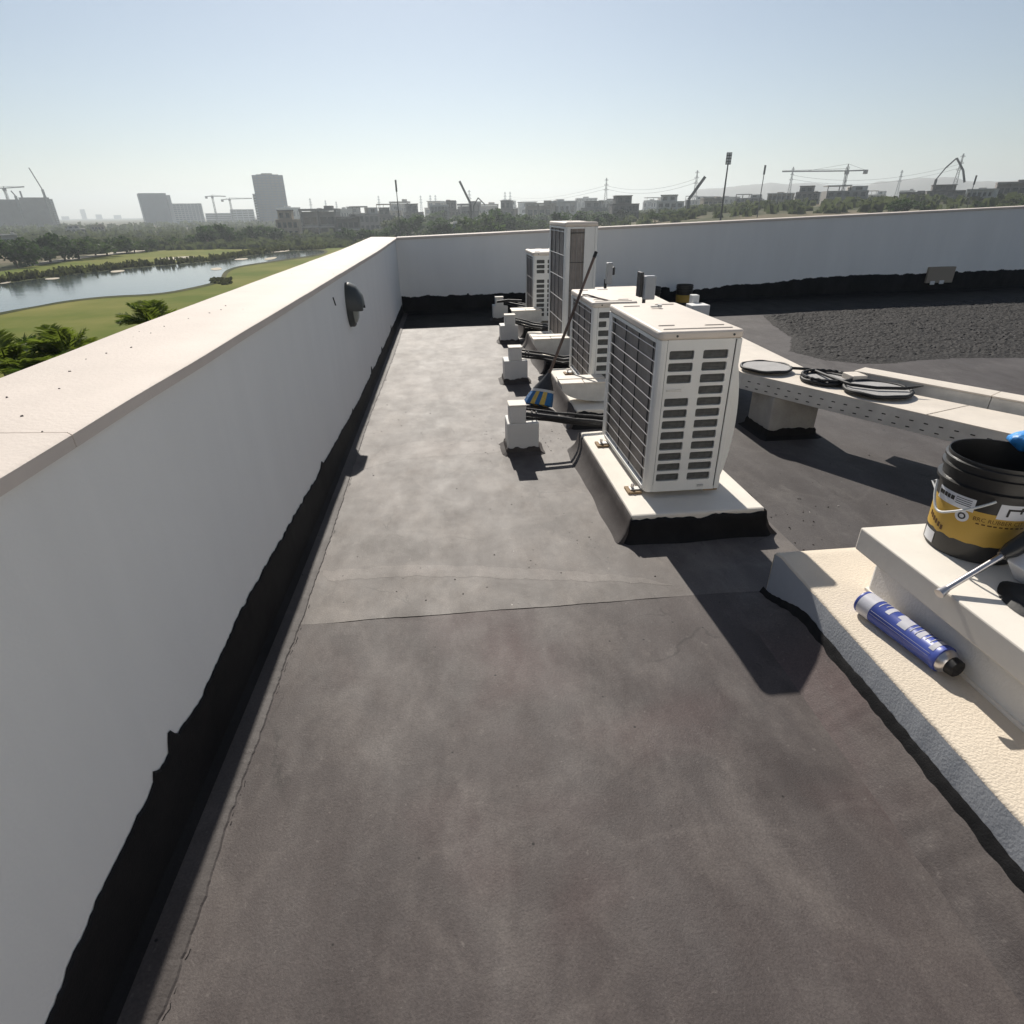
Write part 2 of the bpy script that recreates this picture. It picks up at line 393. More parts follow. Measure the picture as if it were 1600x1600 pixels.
# bitumen upstand with a ragged brushed top, turned onto the floor
edge_px = [(225, 1569), (265, 1475), (297, 1390), (328, 1294), (390, 1137), (420, 1056), (457, 973), (485, 905), (509, 850), (540, 770), (560, 712), (580, 650), (600, 600), (618, 552), (628, 520)]
EP = [atz(x, y, 0) for x, y in edge_px]
def lap_x(y):
    if y < EP[0].y: return EP[0].x
    for a, c in zip(EP[:-1], EP[1:]):
        if a.y <= y <= c.y: return lerp(a.x, c.x, (y-a.y)/(c.y-a.y))
    return EP[-1].x
_lap0 = lap_x
def lap_x(y): return _lap0(y)+.055*(1-sstep(1.5, 4, y))
def up_top(y):
    base = tab(((.3, .215), (.63, .237), (.81, .26), (1.02, .277), (1.24, .292), (1.47, .27), (1.85, .30), (2.42, .285), (3.39, .24), (4.9, .168), (7, .148), (9.4, .145), (11, .16)), y)-.01
    spike = 0
    for c_, w_, h_ in ((1.26, .03, .05), (1.15, .015, .03), (6.1, .05, .06), (7.2, .05, .05), (8.6, .06, .06), (3.4, .06, .03), (4.7, .04, .03)):
        spike += h_*max(0, 1-abs(y-c_)/w_)
    return base+.018*pn(y*3, 1)+.012*pn(y*17, 2)+.006*pn(y*55, 3)+spike
mb = MB(); n = 900; K = 6; vs = []
for i in range(n+1):
    y = lerp(-1, far_y(WX)+.0, i/n); tp = up_top(y)
    w0 = wx(y); lx = max(lap_x(y), w0+.06)+.008*pn(y*7, 6)+.005*pn(y*33, 7)+.003*pn(y*90, 8)
    vs += [(w0+.002, y, tp), (w0+.007+.001*pn(y*20, 4), y, tp-.008), (w0+.012, y, .05), (w0+.03, y, .018), (lx-.01, y, .0042+.001*pn(y*9, 9)), (lx, y, -.006)]
fs = [(i*K+k, i*K+k+1, (i+1)*K+k+1, (i+1)*K+k) for i in range(n) for k in range(K-1)]
mb.add(vs, fs)
up = obj('membrane_upstand', mb, M['bitumen'], t)
mb = MB(); vs = []; n2_ = 900
for i in range(n2_+1):
    y = lerp(.2, 9.2, i/n2_); lx = max(lap_x(y), wx(y)+.06)+.008*pn(y*7, 6)+.005*pn(y*33, 7)+.003*pn(y*90, 8)
    wd = .009*max(0, -.12+pn(y*2.3, 21)+.8*pn(y*17, 22)+.5*pn(y*60, 23)); vs += [(lx-.004, y, -.004), (lx+.001, y, .0006 if wd > 0 else -.004), (lx+.001+wd, y, .0006 if wd > 0 else -.004)]
mb.add(vs, [(3*i+k, 3*i+k+1, 3*i+k+4, 3*i+k+3) for i in range(n2_) for k in range(2)]); obj('tar_bleed', mb, M['bitumen'], t, smooth=60)
up.data.materials.append(M['skirt'])
for p in up.data.polygons:
    if p.index % (K-1) >= 3: p.material_index = 1

t = thing('parapet_wall', 'far white parapet crossing behind the air conditioners with a black coated foot', 'wall', (5, far_y(5)+.2, 0))
n = 60; vs = []; fs = []; mb = MB()
for i in range(n+1):
    x = lerp(WX-.0, XR, i/n); y = far_y(x); z = far_top(x)-.04
    vs += [(x, y, -.02), (x, y, z), (x, y+.40, z), (x, y+.40, -9)]
for i in range(n):
    for k in range(3): fs.append((i*4+k+1, i*4+k, i*4+k+4, i*4+k+5))
mb.add(vs, fs); obj('wall', mb, M['paint_wall'], t)
def coping_far(x0, x1):
    mb = MB(); n = 20; vs = []; fs = []
    for i in range(n+1):
        x = lerp(x0, x1, i/n); y = far_y(x); z = far_top(x); e = .004*pn(x*2, 4)
        vs += [(x, y-.014+e, z-.04), (x, y-.014+e, z-.006), (x, y-.006, z), (x, y+.2, z+.004), (x, y+.43, z), (x, y+.43, z-.04)]
    for i in range(n):
        for k in range(6): fs.append((i*6+(k+1) % 6, i*6+k, i*6+6+k, i*6+6+(k+1) % 6))
    fs += [tuple(range(6)), tuple(range(n*6+5, n*6-1, -1))]
    return mb.add(vs, fs)
cx = [WX+.012, 3.2, 7.6, 12.2, XR]
for a, bq in zip(cx[:-1], cx[1:]): obj('coping_stone', coping_far(a+.0015, bq-.0015), M['coping'], t, smooth=40)
mb = MB(); n = 1200; vs = []; K = 4
for i in range(n+1):
    x = lerp(WX+.01, XR, i/n); y = far_y(x)
    tp = .275+.03*pn(x*.9, 2)+.018*pn(x*4, 3)+.01*pn(x*16, 5)+.05*max(0, 1-abs(x-.35)/.03)
    tp += .085*sstep(5.5, 8, x)+.02*pn(x*7, 12)+.012*pn(x*40, 13)
    if 4.2 < x < 5.6: tp -= .07*sstep(5.6, 4.9, x)
    vs += [(x, y-.002, tp), (x, y-.007, tp-.01), (x, y-.012, .04), (x, y-.09, .002)]
mb.add(vs, [(i*K+k+1, i*K+k, (i+1)*K+k, (i+1)*K+k+1) for i in range(n) for k in range(K-1)])
obj('membrane_upstand', mb, M['bitumen'], t, smooth=60)

# unseen white room added behind the camera to bounce light onto shaded walls
t = thing('bounce_room', 'unseen white flat roofed room added at the near end of the roof to bounce light', 'building', (3.4, -5.6, 0))
mb = MB(); mb.box(-1.2, 1.6, -7.4, -4.0, -9, 3.0); mb.box(2.6, 8.5, -7.4, -4.0, -9, 3.0); mb.box(1.602, 2.598, -7.4, -4.001, 2.1, 3.0); obj('wall', mb, M['paint_wall'], t)
mb = MB(); mb.box(1.6, 2.6, -4.12, -4.07, 0, 2.098); obj('door', mb, M['greybox'], t)
mb = MB(); mb.box(-1.35, 8.65, -7.5, -3.85, 3.002, 3.14); obj('roof', mb, M['coping'], t)
# ---- bulkhead lamp on the long parapet
LY, LZ = 5.19, .925
t = thing('wall_lamp', 'dark grey oval bulkhead lamp with an eyelid hood on the white parapet', 'lamp', (WX, LY, LZ))
def oval(hy, hz, n=28): return [(hy*math.cos(2*math.pi*i/n), hz*math.sin(2*math.pi*i/n)) for i in range(n)]
mb = MB(); ov = oval(.115, .175); n = len(ov)
rings = [(0, 1.0), (.035, 1.0), (.048, .93)]
vs = [(WX+d, LY+a*s, LZ+c*s) for d, s in rings for a, c in ov]
mb.add(vs, [(i*n+j, i*n+(j+1) % n, (i+1)*n+(j+1) % n, (i+1)*n+j) for i in range(2) for j in range(n)]+[tuple(range(2*n, 3*n))])
obj('body', mb, M['lampgrey'], t, smooth=35)
mb = MB(); ov = oval(.085, .14); rings = [(.047, 1), (.062, .95), (.078, .72), (.084, .35)]
vs = [(WX+d, LY+a*s, LZ-.005+c*s) for d, s in rings for a, c in ov]
mb.add(vs, [(i*n+j, i*n+(j+1) % n, (i+1)*n+(j+1) % n, (i+1)*n+j) for i in range(3) for j in range(n)]+[tuple(range(3*n, 4*n))])
obj('lens', mb, M['lampglass'], t, smooth=50)
mb = MB(); vs = []; k = 20       # hood: an eyelid over the upper half, projecting and tilted down
for i in range(k+1):
    a = math.pi*(-.06+1.12*i/k); yy, zz = math.cos(a), math.sin(a)
    vs += [(WX+.03, LY+.117*yy, LZ+.177*zz), (WX+.085, LY+.108*yy, LZ+.155*zz-.01), (WX+.125, LY+.092*yy, LZ+.105*max(zz, -.1)-.028), (WX+.13, LY+.075*yy, LZ+.03*max(zz, 0)-.035),
           (WX+.09, LY+.07*yy, LZ+.06*max(zz, 0)-.03)]
mb.add(vs, [(i*5+j, i*5+j+1, i*5+j+6, i*5+j+5) for i in range(k) for j in range(4)])
obj('hood', mb, M['lampgrey'], t, smooth=50)
mb = MB(); mb.bar(atx(520, 465, WX+.002), atx(524, 477, WX+.002), .012, .006)
tag(obj('cable_stub', mb, M['rubber']), 'short black cable stub poking from the parapet beside the oval lamp', 'cable')

# ================================================================== PADS, UNITS
def concrete_pad(x0, x1, y0, y1, z, label, seed):
    t = thing('concrete_pad', label, 'plinth', ((x0+x1)/2, (y0+y1)/2, 0), 'concrete pads under the air conditioners')
    mb = MB(); mb.box(x0, x1, y0, y1, -.02, z); obj('slab', mb, M['slab_paint'], t, bevel=.012)
    # rounded-corner skirt of roof coating, ragged top
    ring = []
    def side(ax, ay, bx, by, nx, ny):
        L = math.hypot(bx-ax, by-ay); k = int(L/.02)
        for i in range(k): ring.append((lerp(ax, bx, i/k), lerp(ay, by, i/k), nx, ny))
    def corner(cx_, cy_, a0):
        for i in range(8):
            a = a0+math.pi/2*i/8; ring.append((cx_, cy_, math.cos(a), math.sin(a)))
    side(x0, y0, x1, y0, 0, -1); corner(x1, y0, -math.pi/2); side(x1, y0, x1, y1, 1, 0); corner(x1, y1, 0)
    side(x1, y1, x0, y1, 0, 1); corner(x0, y1, math.pi/2); side(x0, y1, x0, y0, -1, 0); corner(x0, y0, math.pi)
    vs = []; K = 6
    for x, y, nx, ny in ring:
        w_ = pn(x*9, y*9, seed); w2 = pn(x*30, y*30, seed+5)
        o = .085+.03*pn(x*3, y*3, seed+9); 
        if ny < -.5: o *= .62
        zt = z-.012+.012*w_+.006*w2 if ny > -.5 else z-.022+.03*w_+.012*w2
        zt = min(zt, z-.003) if ny > -.5 else min(zt, z-.002)
        for d, zz in ((.0035, zt), (.012+.003*w2, zt-.008), (.018, z*.62), (o*.45, z*.33), (o*.8, .016), (o*1.12, -.006)):
            vs.append((x+nx*d, y+ny*d, zz))
    n = len(ring); mb = MB()
    mb.add(vs, [(i*K+k, i*K+k+1, ((i+1) % n)*K+k+1, ((i+1) % n)*K+k) for i in range(n) for k in range(K-1)])
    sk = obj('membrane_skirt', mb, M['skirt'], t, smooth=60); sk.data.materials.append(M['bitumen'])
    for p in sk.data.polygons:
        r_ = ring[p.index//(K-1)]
        if r_[3] < -.55 and r_[2] < .8: p.material_index = 1  # front faces go near-black, their shade painted in; other sides keep the skirt colour
    return t
concrete_pad(.905, 1.645, 2.67, 4.02, .15, 'cream topped concrete pad nearest the camera with a front coloured black as shade', 1)
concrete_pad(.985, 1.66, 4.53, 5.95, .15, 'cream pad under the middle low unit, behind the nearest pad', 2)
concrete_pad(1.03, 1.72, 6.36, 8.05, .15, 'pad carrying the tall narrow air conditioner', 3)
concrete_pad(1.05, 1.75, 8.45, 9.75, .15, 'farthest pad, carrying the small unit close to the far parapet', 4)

def rrect(x0, x1, z0, z1, r, k=3):
    out = []
    for cx_, cz_, a0 in ((x1-r, z1-r, 0), (x0+r, z1-r, 90), (x0+r, z0+r, 180), (x1-r, z0+r, 270)):
        for i in range(k+1):
            a = R(a0+90*i/k); out.append((cx_+r*math.cos(a), cz_+r*math.sin(a)))
    return out
def panel_with_slots(xa, xb, za, zb, slots, y, th):
    """plate in the XZ plane at y facing -y, with rounded slots cut through; slots: (x0,x1,z0,z1)"""
    mb = MB(); xs = sorted({xa, xb, *[round(v, 5) for s in slots for v in (s[0]-.009, s[1]+.009)]})
    zs = sorted({za, zb, *[round(v, 5) for s in slots for v in (s[2]-.006, s[3]+.006)]})
    used = {}
    for s in slots:
        used[(round(s[0]-.009, 5), round(s[2]-.006, 5))] = s
    for i in range(len(xs)-1):
        for j in range(len(zs)-1):
            a, bq, c, d = xs[i], xs[i+1], zs[j], zs[j+1]
            s = None
            for q in slots:
                if a >= q[0]-.0091 and bq <= q[1]+.0091 and c >= q[2]-.0061 and d <= q[3]+.0061: s = q; break
            if s is None: mb.add([(a, y, c), (bq, y, c), (bq, y, d), (a, y, d)], [(0, 1, 2, 3)])
    for s in slots:
        hole = rrect(s[0], s[1], s[2], s[3], .008); n = len(hole); k = n//4
        cor = [(s[1]+.009, s[3]+.006), (s[0]-.009, s[3]+.006), (s[0]-.009, s[2]-.006), (s[1]+.009, s[2]-.006)]
        vs = [(p[0], y, p[1]) for p in hole]+[(p[0], y, p[1]) for p in cor]+[(p[0], y+th, p[1]) for p in hole]
        fs = []
        for q in range(4):
            for i in range(k-1): fs.append((q*k+i, q*k+i+1, n+q))
            fs.append((q*k+k-1, (q*k+k) % n, n+(q+1) % 4, n+q))
        fs = [tuple(reversed(f)) for f in fs]
        for i in range(n): fs.append((i, (i+1) % n, n+4+(i+1) % n, n+4+i))
        mb.add(vs, fs)
    return mb

def ac_unit(x0, x1, y0, y1, z0, z1, label, style, nrail, slotset):
    t = thing('air_conditioner', label, 'air conditioner', ((x0+x1)/2, (y0+y1)/2, .15), 'outdoor air conditioning units in a row')
    W, L = x1-x0, y1-y0; lid = .042
    zt = z1-lid
    # casing: posts, rear and far panels, base pan
    pw = .055 if style != 'tall' else .07
    mb = MB()
    mb.prism([(x0+.0, y0+.03), (x0+.004, y0+.014), (x0+.014, y0+.004), (x0+.03, y0), (x0+pw*.8, y0), (x0+pw*.8, y0+.02), (x0+.02, y0+.02), (x0+.02, y0+pw), (x0, y0+pw)], z0, zt)
    mb.box(x1-.03, x1, y0+.0, y1, z0+.001, zt-.001)
    mb.box(x0+.0, x1-.031, y1-.03, y1-.001, z0+.002, zt-.002)
    mb.box(x0, x0+.012, y1-.075, y1-.031, z0+.002, zt-.002)
    mb.box(x0+.006, x1-.032, y0+.021, y1-.032, z0-.002, z0+.03)
    obj('casing', mb, M['ac_white'], t, bevel=.004)
    mb = MB(); mb.box(x0+.028, x1-.034, y0+.03, y1-.034, z0+.031, zt-.004); obj('core', mb, M['core'], t)
    # lid
    mb = MB(); r = .03; ring = []
    for cx_, cy_, a0 in ((x1+.006-r, y1+.006-r, 0), (x0-.006+r, y1+.006-r, 90), (x0-.006+r, y0-.006+r, 180), (x1+.006-r, y0-.006+r, 270)):
        for i in range(6):
            a = R(a0+90*i/5); ring.append((cx_+r*math.cos(a), cy_+r*math.sin(a)))
    mb.prism(ring, zt, z1)
    ld = obj('lid', mb, M['ac_lid'], t, bevel=.012, seg=3, smooth=50)
    for (a, c, d, e) in ((.10, .30, .16, .165), (.66, .9, .14, .145), (.08, .92, .055, .06), (.12, .36, .86, .865), (.62, .9, .9, .905)):
        mb = MB(); mb.box(x0+W*a, x0+W*c, y0+L*d, y0+L*d+.012, z1-.002, z1+.005); obj('rib', mb, M['ac_lid'], ld, bevel=.003)
    # end panel
    if style != 'tall':
        slots = slotset(x0, W, z0, zt)
        mb = panel_with_slots(x0+pw*.8+.001, x1-.031, z0, zt, slots, y0+.002, .012)
        ep = obj('end_panel', mb, M['ac_white'], t)
        proto = {}
        for s in slots:
            k = (round(s[1]-s[0], 4), round(s[3]-s[2], 4))
            if k not in proto:
                mb = MB(); w_, h_ = k
                mb.prismxz([(p[0], p[1]) for p in rrect(0, w_, 0, h_, .008)], .0, .010)
                for q in range(2): mb.box(.004, w_-.004, -.003, -.0005, h_*(.3+.35*q), h_*(.3+.35*q)+.0035)
                proto[k] = obj('vent_slot', mb, M['slot'], t, local=True); o = proto[k]
            else: o = copy_part(proto[k], t)
            l = rootloc(t); o.location = (s[0]-l.x, y0+.0145-l.y, s[2]-l.z)
        mb = MB(); mb.box(x1-.0345, x1-.0315, y0+.0006, y0+.0018, z0+.02, zt-.004); obj('panel_seam', mb, M['core'], t)
        for a in (.2, .88):
            mb = MB(); mb.tube([(x0+W*a, y0-.009, z1-.022), (x0+W*a, y0-.002, z1-.022)], .006, 8); obj('screw', mb, M['darkmetal'], t)
    else:
        # coil wraps round the near end: dark grille beside a plain service panel
        gx = x0+W*.60
        mb = MB(); mb.box(gx, x1-.031, y0+.0, y0+.02, z0+.001, zt-.001); obj('end_panel', mb, M['ac_white'], t, bevel=.003)
        mb = MB(); mb.box(x0+pw*.8+.002, gx-.002, y0+.014, y0+.02, z0+.032, zt-.02); obj('coil', mb, M['coil'], t)
        mb = MB(); mb.box(x0+pw*.8+.002, gx-.002, y0+.002, y0+.02, zt-.02, zt-.001); obj('top_rail', mb, M['ac_white'], t)
        for i in range(5):
            zz = lerp(z0+.05, zt-.06, i/4); mb = MB(); mb.tube([(x0+pw*.8, y0+.007, zz), (gx, y0+.007, zz)], .0035, 5); obj('guard_wire', mb, M['darkmetal'], t)
        for i in range(3):
            xx = lerp(x0+pw*.8+.02, gx-.03, i/2); mb = MB(); mb.tube([(xx, y0+.009, z0+.03), (xx, y0+.009, zt-.02)], .0025, 5); obj('guard_wire', mb, M['wire'], t)
    # coil face toward -x
    mb = MB(); mb.box(x0+.016, x0+.027, y0+pw, y1-.076, z0+.031, zt-.003); obj('coil', mb, M['coil'], t)
    mb = MB(); mb.box(x0-.001, x0+.016, y0+pw, y1-.076, zt-.02, zt-.001); obj('top_rail', mb, M['ac_white'], t)
    mb = MB(); mb.box(x0-.003, x0+.014, y0+pw, y1-.076, z0-.002, z0+.022); obj('base_rail', mb, M['ac_white'], t, bevel=.003)
    for i in range(nrail):
        zz = lerp(z0+.055, zt-.05, i/(nrail-1)); mb = MB(); mb.tube([(x0+.002, y0+pw-.006, zz), (x0+.002, y1-.07, zz)], .0028 if style != 'tall' else .005, 6)
        obj('guard_wire', mb, M['wire'], t)
    for i in range(4):
        yy = lerp(y0+pw+.05, y1-.13, i/3); mb = MB(); mb.tube([(x0+.008, yy, z0+.02), (x0+.008, yy, zt-.02)], .003, 5); obj('guard_wire', mb, M['darkmetal'], t)
    # fan guard(s) bulging on the +x face
    cz = (z0+zt)/2
    for fz in ((cz-.2*(zt-z0), cz+.24*(zt-z0)) if style == 'tall' else (cz-.02,)):
        rr = min(.2 if style == 'tall' else .33, L*.42); mb = MB(); n = 36; cyy = y0+L*.46
        prof = [(1.0, 0), (.99, .03), (.9, .05), (.6, .062), (.15, .066)]
        vs = [(x1-.002+d, cyy+rr*s*math.cos(2*math.pi*j/n), fz+rr*s*math.sin(2*math.pi*j/n)) for s, d in prof for j in range(n)]
        mb.add(vs, [(i*n+j, i*n+(j+1) % n, (i+1)*n+(j+1) % n, (i+1)*n+j) for i in range(4) for j in range(n)]+[tuple(range(4*n, 5*n))])
        obj('fan_guard', mb, M['ac_white'], t, smooth=40)
    if style == 'near':
        mb = MB(); q = [(x1-.001, z0+.06)]+[(x1+.042*math.sin(math.pi*i/12)**.8, lerp(z0+.06, zt-.12, i/12)) for i in range(1, 12)]+[(x1-.001, zt-.12)]
        mb.prismxz(q, y0+.012, y1-.04); obj('front_cover', mb, M['ac_white'], t, smooth=40)
    # feet on pads
    for fy in (y0+.10, y1-.14):
        mb = MB(); mb.box(x0-.055, x1+.05, fy-.022, fy+.022, .164, .1715); mb.box(x0+.02, x1-.02, fy-.02, fy+.02, .172, z0-.003); ft = obj('foot', mb, M['galv'], t, bevel=.002)
        for px_ in (x0-.045, x1-.03):
            mb = MB(); mb.box(px_-.03, px_+.05, fy-.045, fy+.045, .150, .1635); obj('pad', mb, M['pad'], ft, bevel=.002)
            mb = MB(); mb.tube([(px_+.005, fy, .165), (px_+.005, fy, .195)], .009, 6); obj('bolt', mb, M['steel'], ft)
    return t
def slots_two(skip):
    def f(x0, W, z0, zt):
        out = []; H_ = (zt-.045)-(z0+.055); n = 12; p = H_/n
        for r in range(n):
            zc = zt-.045-p*(r+.5)
            for ci, (a, c) in enumerate(((.135, .435), (.545, .85))):
                if (r, ci) in skip: continue
                out.append((x0+W*a, x0+W*c, zc-p*.36, zc+p*.36))
        return out
    return f
def slots_mid(x0, W, z0, zt):
    out = []; p = .073
    for r in range(9):
        zc = zt-.06-p*r
        for ci, (a, c) in enumerate(((.15, .45), (.54, .85))):
            if r == 1: c = a+(c-a)*.6
            if zc-p*.33 < z0+.03: continue
            out.append((x0+W*a, x0+W*c, zc-p*.33, zc+p*.33))
    return out
u1 = ac_unit(1.03, 1.46, 2.87, 3.86, .185, 1.06, 'largest near white outdoor unit with two columns of dark louvres on its end', 'near', 12, slots_two({(3, 0)}))
mb = MB(); mb.box(1.03+.43*.11, 1.03+.43*.36, 2.8705, 2.8735, .742, .776); bd = obj('handle_plate', mb, M['ac_white'], u1, bevel=.008)
mb = MB(); mb.box(1.03+.43*.14, 1.03+.43*.33, 2.868, 2.8715, .757, .768); obj('grip', mb, M['galv'], bd, bevel=.004)
mb = MB(); mb.bar((1.33, 2.8695, .212), (1.365, 2.8695, .212), .012, .012); obj('latch', mb, M['galv'], u1)
ac_unit(1.175, 1.545, 4.93, 5.85, .185, .925, 'middle low outdoor unit the broom leans on, just behind the nearest unit', 'near', 8, slots_mid)
ac_unit(1.265, 1.615, 6.72, 7.75, .185, 1.485, 'tall narrow outdoor unit with dark coil grille, highest of the row', 'tall', 6, None)
ac_unit(1.19, 1.56, 8.65, 9.5, .185, 1.09, 'small farthest outdoor unit half hidden by the tall one', 'near', 4, slots_two({(3, 0), (3, 1)}))

# pipe boxes with pipes to the units
def pipe_box(bx0, bx1, y, ux0, ux1, pts, label):
    t = thing('pipe_box', label, 'pipe box', ((bx0+bx1)/2, y+.1, 0), 'white pipe boxes left of the units')
    mb = MB(); mb.box(bx0, bx1, y, y+.22, -.01, .235); obj('base_block', mb, M['paint'], t, bevel=.008)
    mb = MB(); mb.box(ux0, ux1, y+.002, y+.13, .2345, .36); cb = obj('cap_block', mb, M['paint'], t, bevel=.006)
    mb = MB(); mb.box(ux0-.004, ux1+.004, y-.003, y+.134, .3605, .372); obj('cap', mb, M['slab_paint'], cb, bevel=.004)
    # ragged coating collar
    vs = []; ring = []
    for (ax, ay, qx, qy, nx, ny) in ((bx0, y, bx1, y, 0, -1), (bx1, y, bx1, y+.22, 1, 0), (bx1, y+.22, bx0, y+.22, 0, 1), (bx0, y+.22, bx0, y, -1, 0)):
        for i in range(12): ring.append((lerp(ax, qx, i/12), lerp(ay, qy, i/12), nx, ny))
    for x, y_, nx, ny in ring:
        zt = .05+.02*pn(x*20, y_*20, 3)+.01*pn(x*60, y_*60, 3)
        for d, zz in ((.003, zt), (.009, zt-.006), (.014, .02), (.05+.015*pn(x*14, y_*14), -.004)):
            cxx, cyy = (bx0+bx1)/2, y+.11
            vs.append((x+(nx+.0)*d+(.5*d if x > cxx else -.5*d)*(abs(ny)), y_+ny*d+(.5*d if y_ > cyy else -.5*d)*abs(nx), zz))
    n = len(ring); mb = MB(); mb.add(vs, [(i*4+k, i*4+k+1, ((i+1) % n)*4+k+1, ((i+1) % n)*4+k) for i in range(n) for k in range(3)])
    obj('membrane_collar', mb, M['skirt'], t)
    for dz, dy, r in ((0, 0, .017), (-.035, .03, .013), (.028, .035, .010)):
        P = [Vector(p)+Vector((0, dy, dz)) for p in pts]; mb = MB(); Q = []
        for a, c in zip(P[:-1], P[1:]):
            for i in range(6): Q.append(a.lerp(c, i/6))
        Q.append(P[-1]); Q = [q+Vector((0, 0, .008*pn(q.x*7, q.y*7, dz*40))) for q in Q]
        mb.tube(Q, r, 8); obj('pipe', mb, M['pipe'], t, smooth=60)
    for i in range(2):
        q = Vector(pts[0]).lerp(Vector(pts[1]), .25+.12*i); mb = MB(); mb.lathe([(.0, -.004), (.028, -.004), (.028, .004), (.0, .004)], n=10)
        tie = obj('pipe_tie', mb, M['rubber'], t, local=True); tie.location = q+Vector((0, .015, 0))-rootloc(t); tie.rotation_euler = (0, R(90), 0)
    return t
pipe_box(.37, .60, 4.01, .385, .505, [(.49, 4.07, .29), (.75, 4.05, .25), (1.06, 4.03, .21), (1.2, 3.93, .24), (1.22, 3.85, .28)], 'nearest white pipe box standing on the roof beside the largest unit')
pipe_box(.53, .77, 5.98, .58, .71, [(.69, 6.04, .30), (.95, 6.03, .26), (1.15, 6.0, .22), (1.3, 5.92, .25), (1.32, 5.84, .3)], 'second white pipe box, beyond the blue and yellow broom')
pipe_box(.67, .91, 8.05, .73, .87, [(.85, 8.11, .29), (1.1, 8.0, .24), (1.3, 7.85, .22), (1.38, 7.74, .3)], 'third white pipe box, lit on top just before the long shadow')
pipe_box(.71, .95, 9.9, .75, .88, [(.86, 9.96, .29), (1.1, 9.8, .26), (1.3, 9.6, .24), (1.36, 9.49, .3)], 'farthest white pipe box, standing in the shadow by the far parapet')

# sheet-metal trunking elbows with split lids at the near left foot of the units
def elbow(X, Y, z, label):
    t = thing('cable_trunking', label, 'cable trunking', (X+.2, Y, .15), 'sheet metal trunking elbows by the units')
    x0, x1 = X, X+.42
    side = [(x0+.01, z-.002), (x1, z-.002), (x1, z-.155), (x1-.06, .172)]
    for i in range(1, 9):
        a = math.pi/2*i/9; side.append((x1-.06-(x1-x0-.07)*math.sin(a)*1.0, .172+(z-.03-.172)*(1-math.cos(a))))
    for yy in (Y, Y+.21):
        mb = MB(); mb.prismxz(side, yy, yy+.004); obj('side_plate', mb, M['galv'], t)
    mb = MB(); vs = []
    pr = side[3:]+[side[0]]
    for p in pr: vs += [(p[0], Y+.0045, p[1]), (p[0], Y+.2095, p[1])]
    mb.add(vs, [(2*i, 2*i+1, 2*i+3, 2*i+2) for i in range(len(pr)-1)]); obj('curved_plate', mb, M['galv'], t, smooth=40)
    for (a, c, d, e, dz) in ((0, .47, -.012, .105, 0), (.48, 1.0, -.012, .09, .001), (0, .95, .118, .232, .003)):
        mb = MB(); mb.box(lerp(x0, x1, a), lerp(x0, x1, c), Y+d, Y+e, z+dz, z+dz+.012); obj('lid', mb, M['tray'], t, bevel=.003)
    return t
elbow(.875, 4.68, .325, 'open sheet metal trunking elbow between the nearest and middle units')
elbow(.88, 6.38, .36, 'sheet metal trunking elbow before the tall unit, behind the middle unit')
elbow(.86, 8.42, .36, 'small trunking elbow at the foot of the farthest unit')
mb = MB(); mb.tube([(.70, 8.9, .43), (.86, 8.86, .45), (1.05, 8.84, .44)], .018, 8); tag(obj('drain_pipe', mb, M['pipe'], smooth=60), 'thin dark pipe end sticking out past the farthest unit', 'pipe')

# broom leaning on the middle unit
hb, ht = Vector((.80, 5.16, .14)), Vector((1.315, 5.5, 1.27))
t = thing('broom', 'blue and yellow broom with brown wooden handle leaning on the middle unit', 'broom', (.8, 5.2, 0))
ax = (ht-hb).normalized()
mb = MB(); mb.tube([hb+ax*.13, hb+ax*.6, ht-ax*.045], [.014, .0135, .013], 10); hd = obj('handle', mb, M['wood'], t, smooth=60)
mb = MB(); mb.tube([ht-ax*.05, ht], .0155, 10); obj('grip', mb, M['rubber'], hd)
mb = MB(); ux = Vector((.83, -.55, 0)).normalized(); vx = ux.cross(ax).normalized()
def oval_loft(secs, n=20):
    vs = []
    for c, a, b_ in secs:
        for j in range(n):
            q = 2*math.pi*j/n; vs.append(c+ux*a*math.cos(q)+vx*b_*math.sin(q))
    mb = MB(); k = len(secs)
    return mb.add(vs, [(i*n+j, i*n+(j+1) % n, (i+1)*n+(j+1) % n, (i+1)*n+j) for i in range(k-1) for j in range(n)]+[tuple(range(n-1, -1, -1)), tuple(range((k-1)*n, k*n))])
obj('head', oval_loft([(hb+ax*.01, .105, .05), (hb+ax*.05, .085, .045), (hb+ax*.12, .04, .03), (hb+ax*.17, .02, .02)]), M['darkmetal'], t, smooth=50)
obj('collar', oval_loft([(hb-ax*.012, .112, .054), (hb+ax*.011, .108, .053)]), M['whitepl'], t, smooth=50)
dv = -ax
for i in range(6):
    a0, a1 = -1+i/3, -1+(i+1)/3
    mt = M['yellowbr'] if i in (2, 4) else M['bluebr']
    vs = []
    for d, sc in ((.012, 1.0), (.07, 1.18), (.132, 1.32)):
        for aa in (a0, a1):
            ww = .05*math.sqrt(max(.12, 1-(aa*.9)**2))
            for sgn in (-1, 1): vs.append(hb+dv*d+ux*(.105*aa*sc)+vx*(sgn*ww*sc))
    fs = []
    for k in range(2):
        o = k*4
        for (p, q) in ((0, 1), (1, 3), (3, 2), (2, 0)): fs.append((o+p, o+q, o+4+q, o+4+p))
    fs += [(8, 9, 11, 10), (0, 2, 3, 1)]
    mb = MB(); mb.add(vs, fs); obj('bristle_tuft', mb, mt, t)

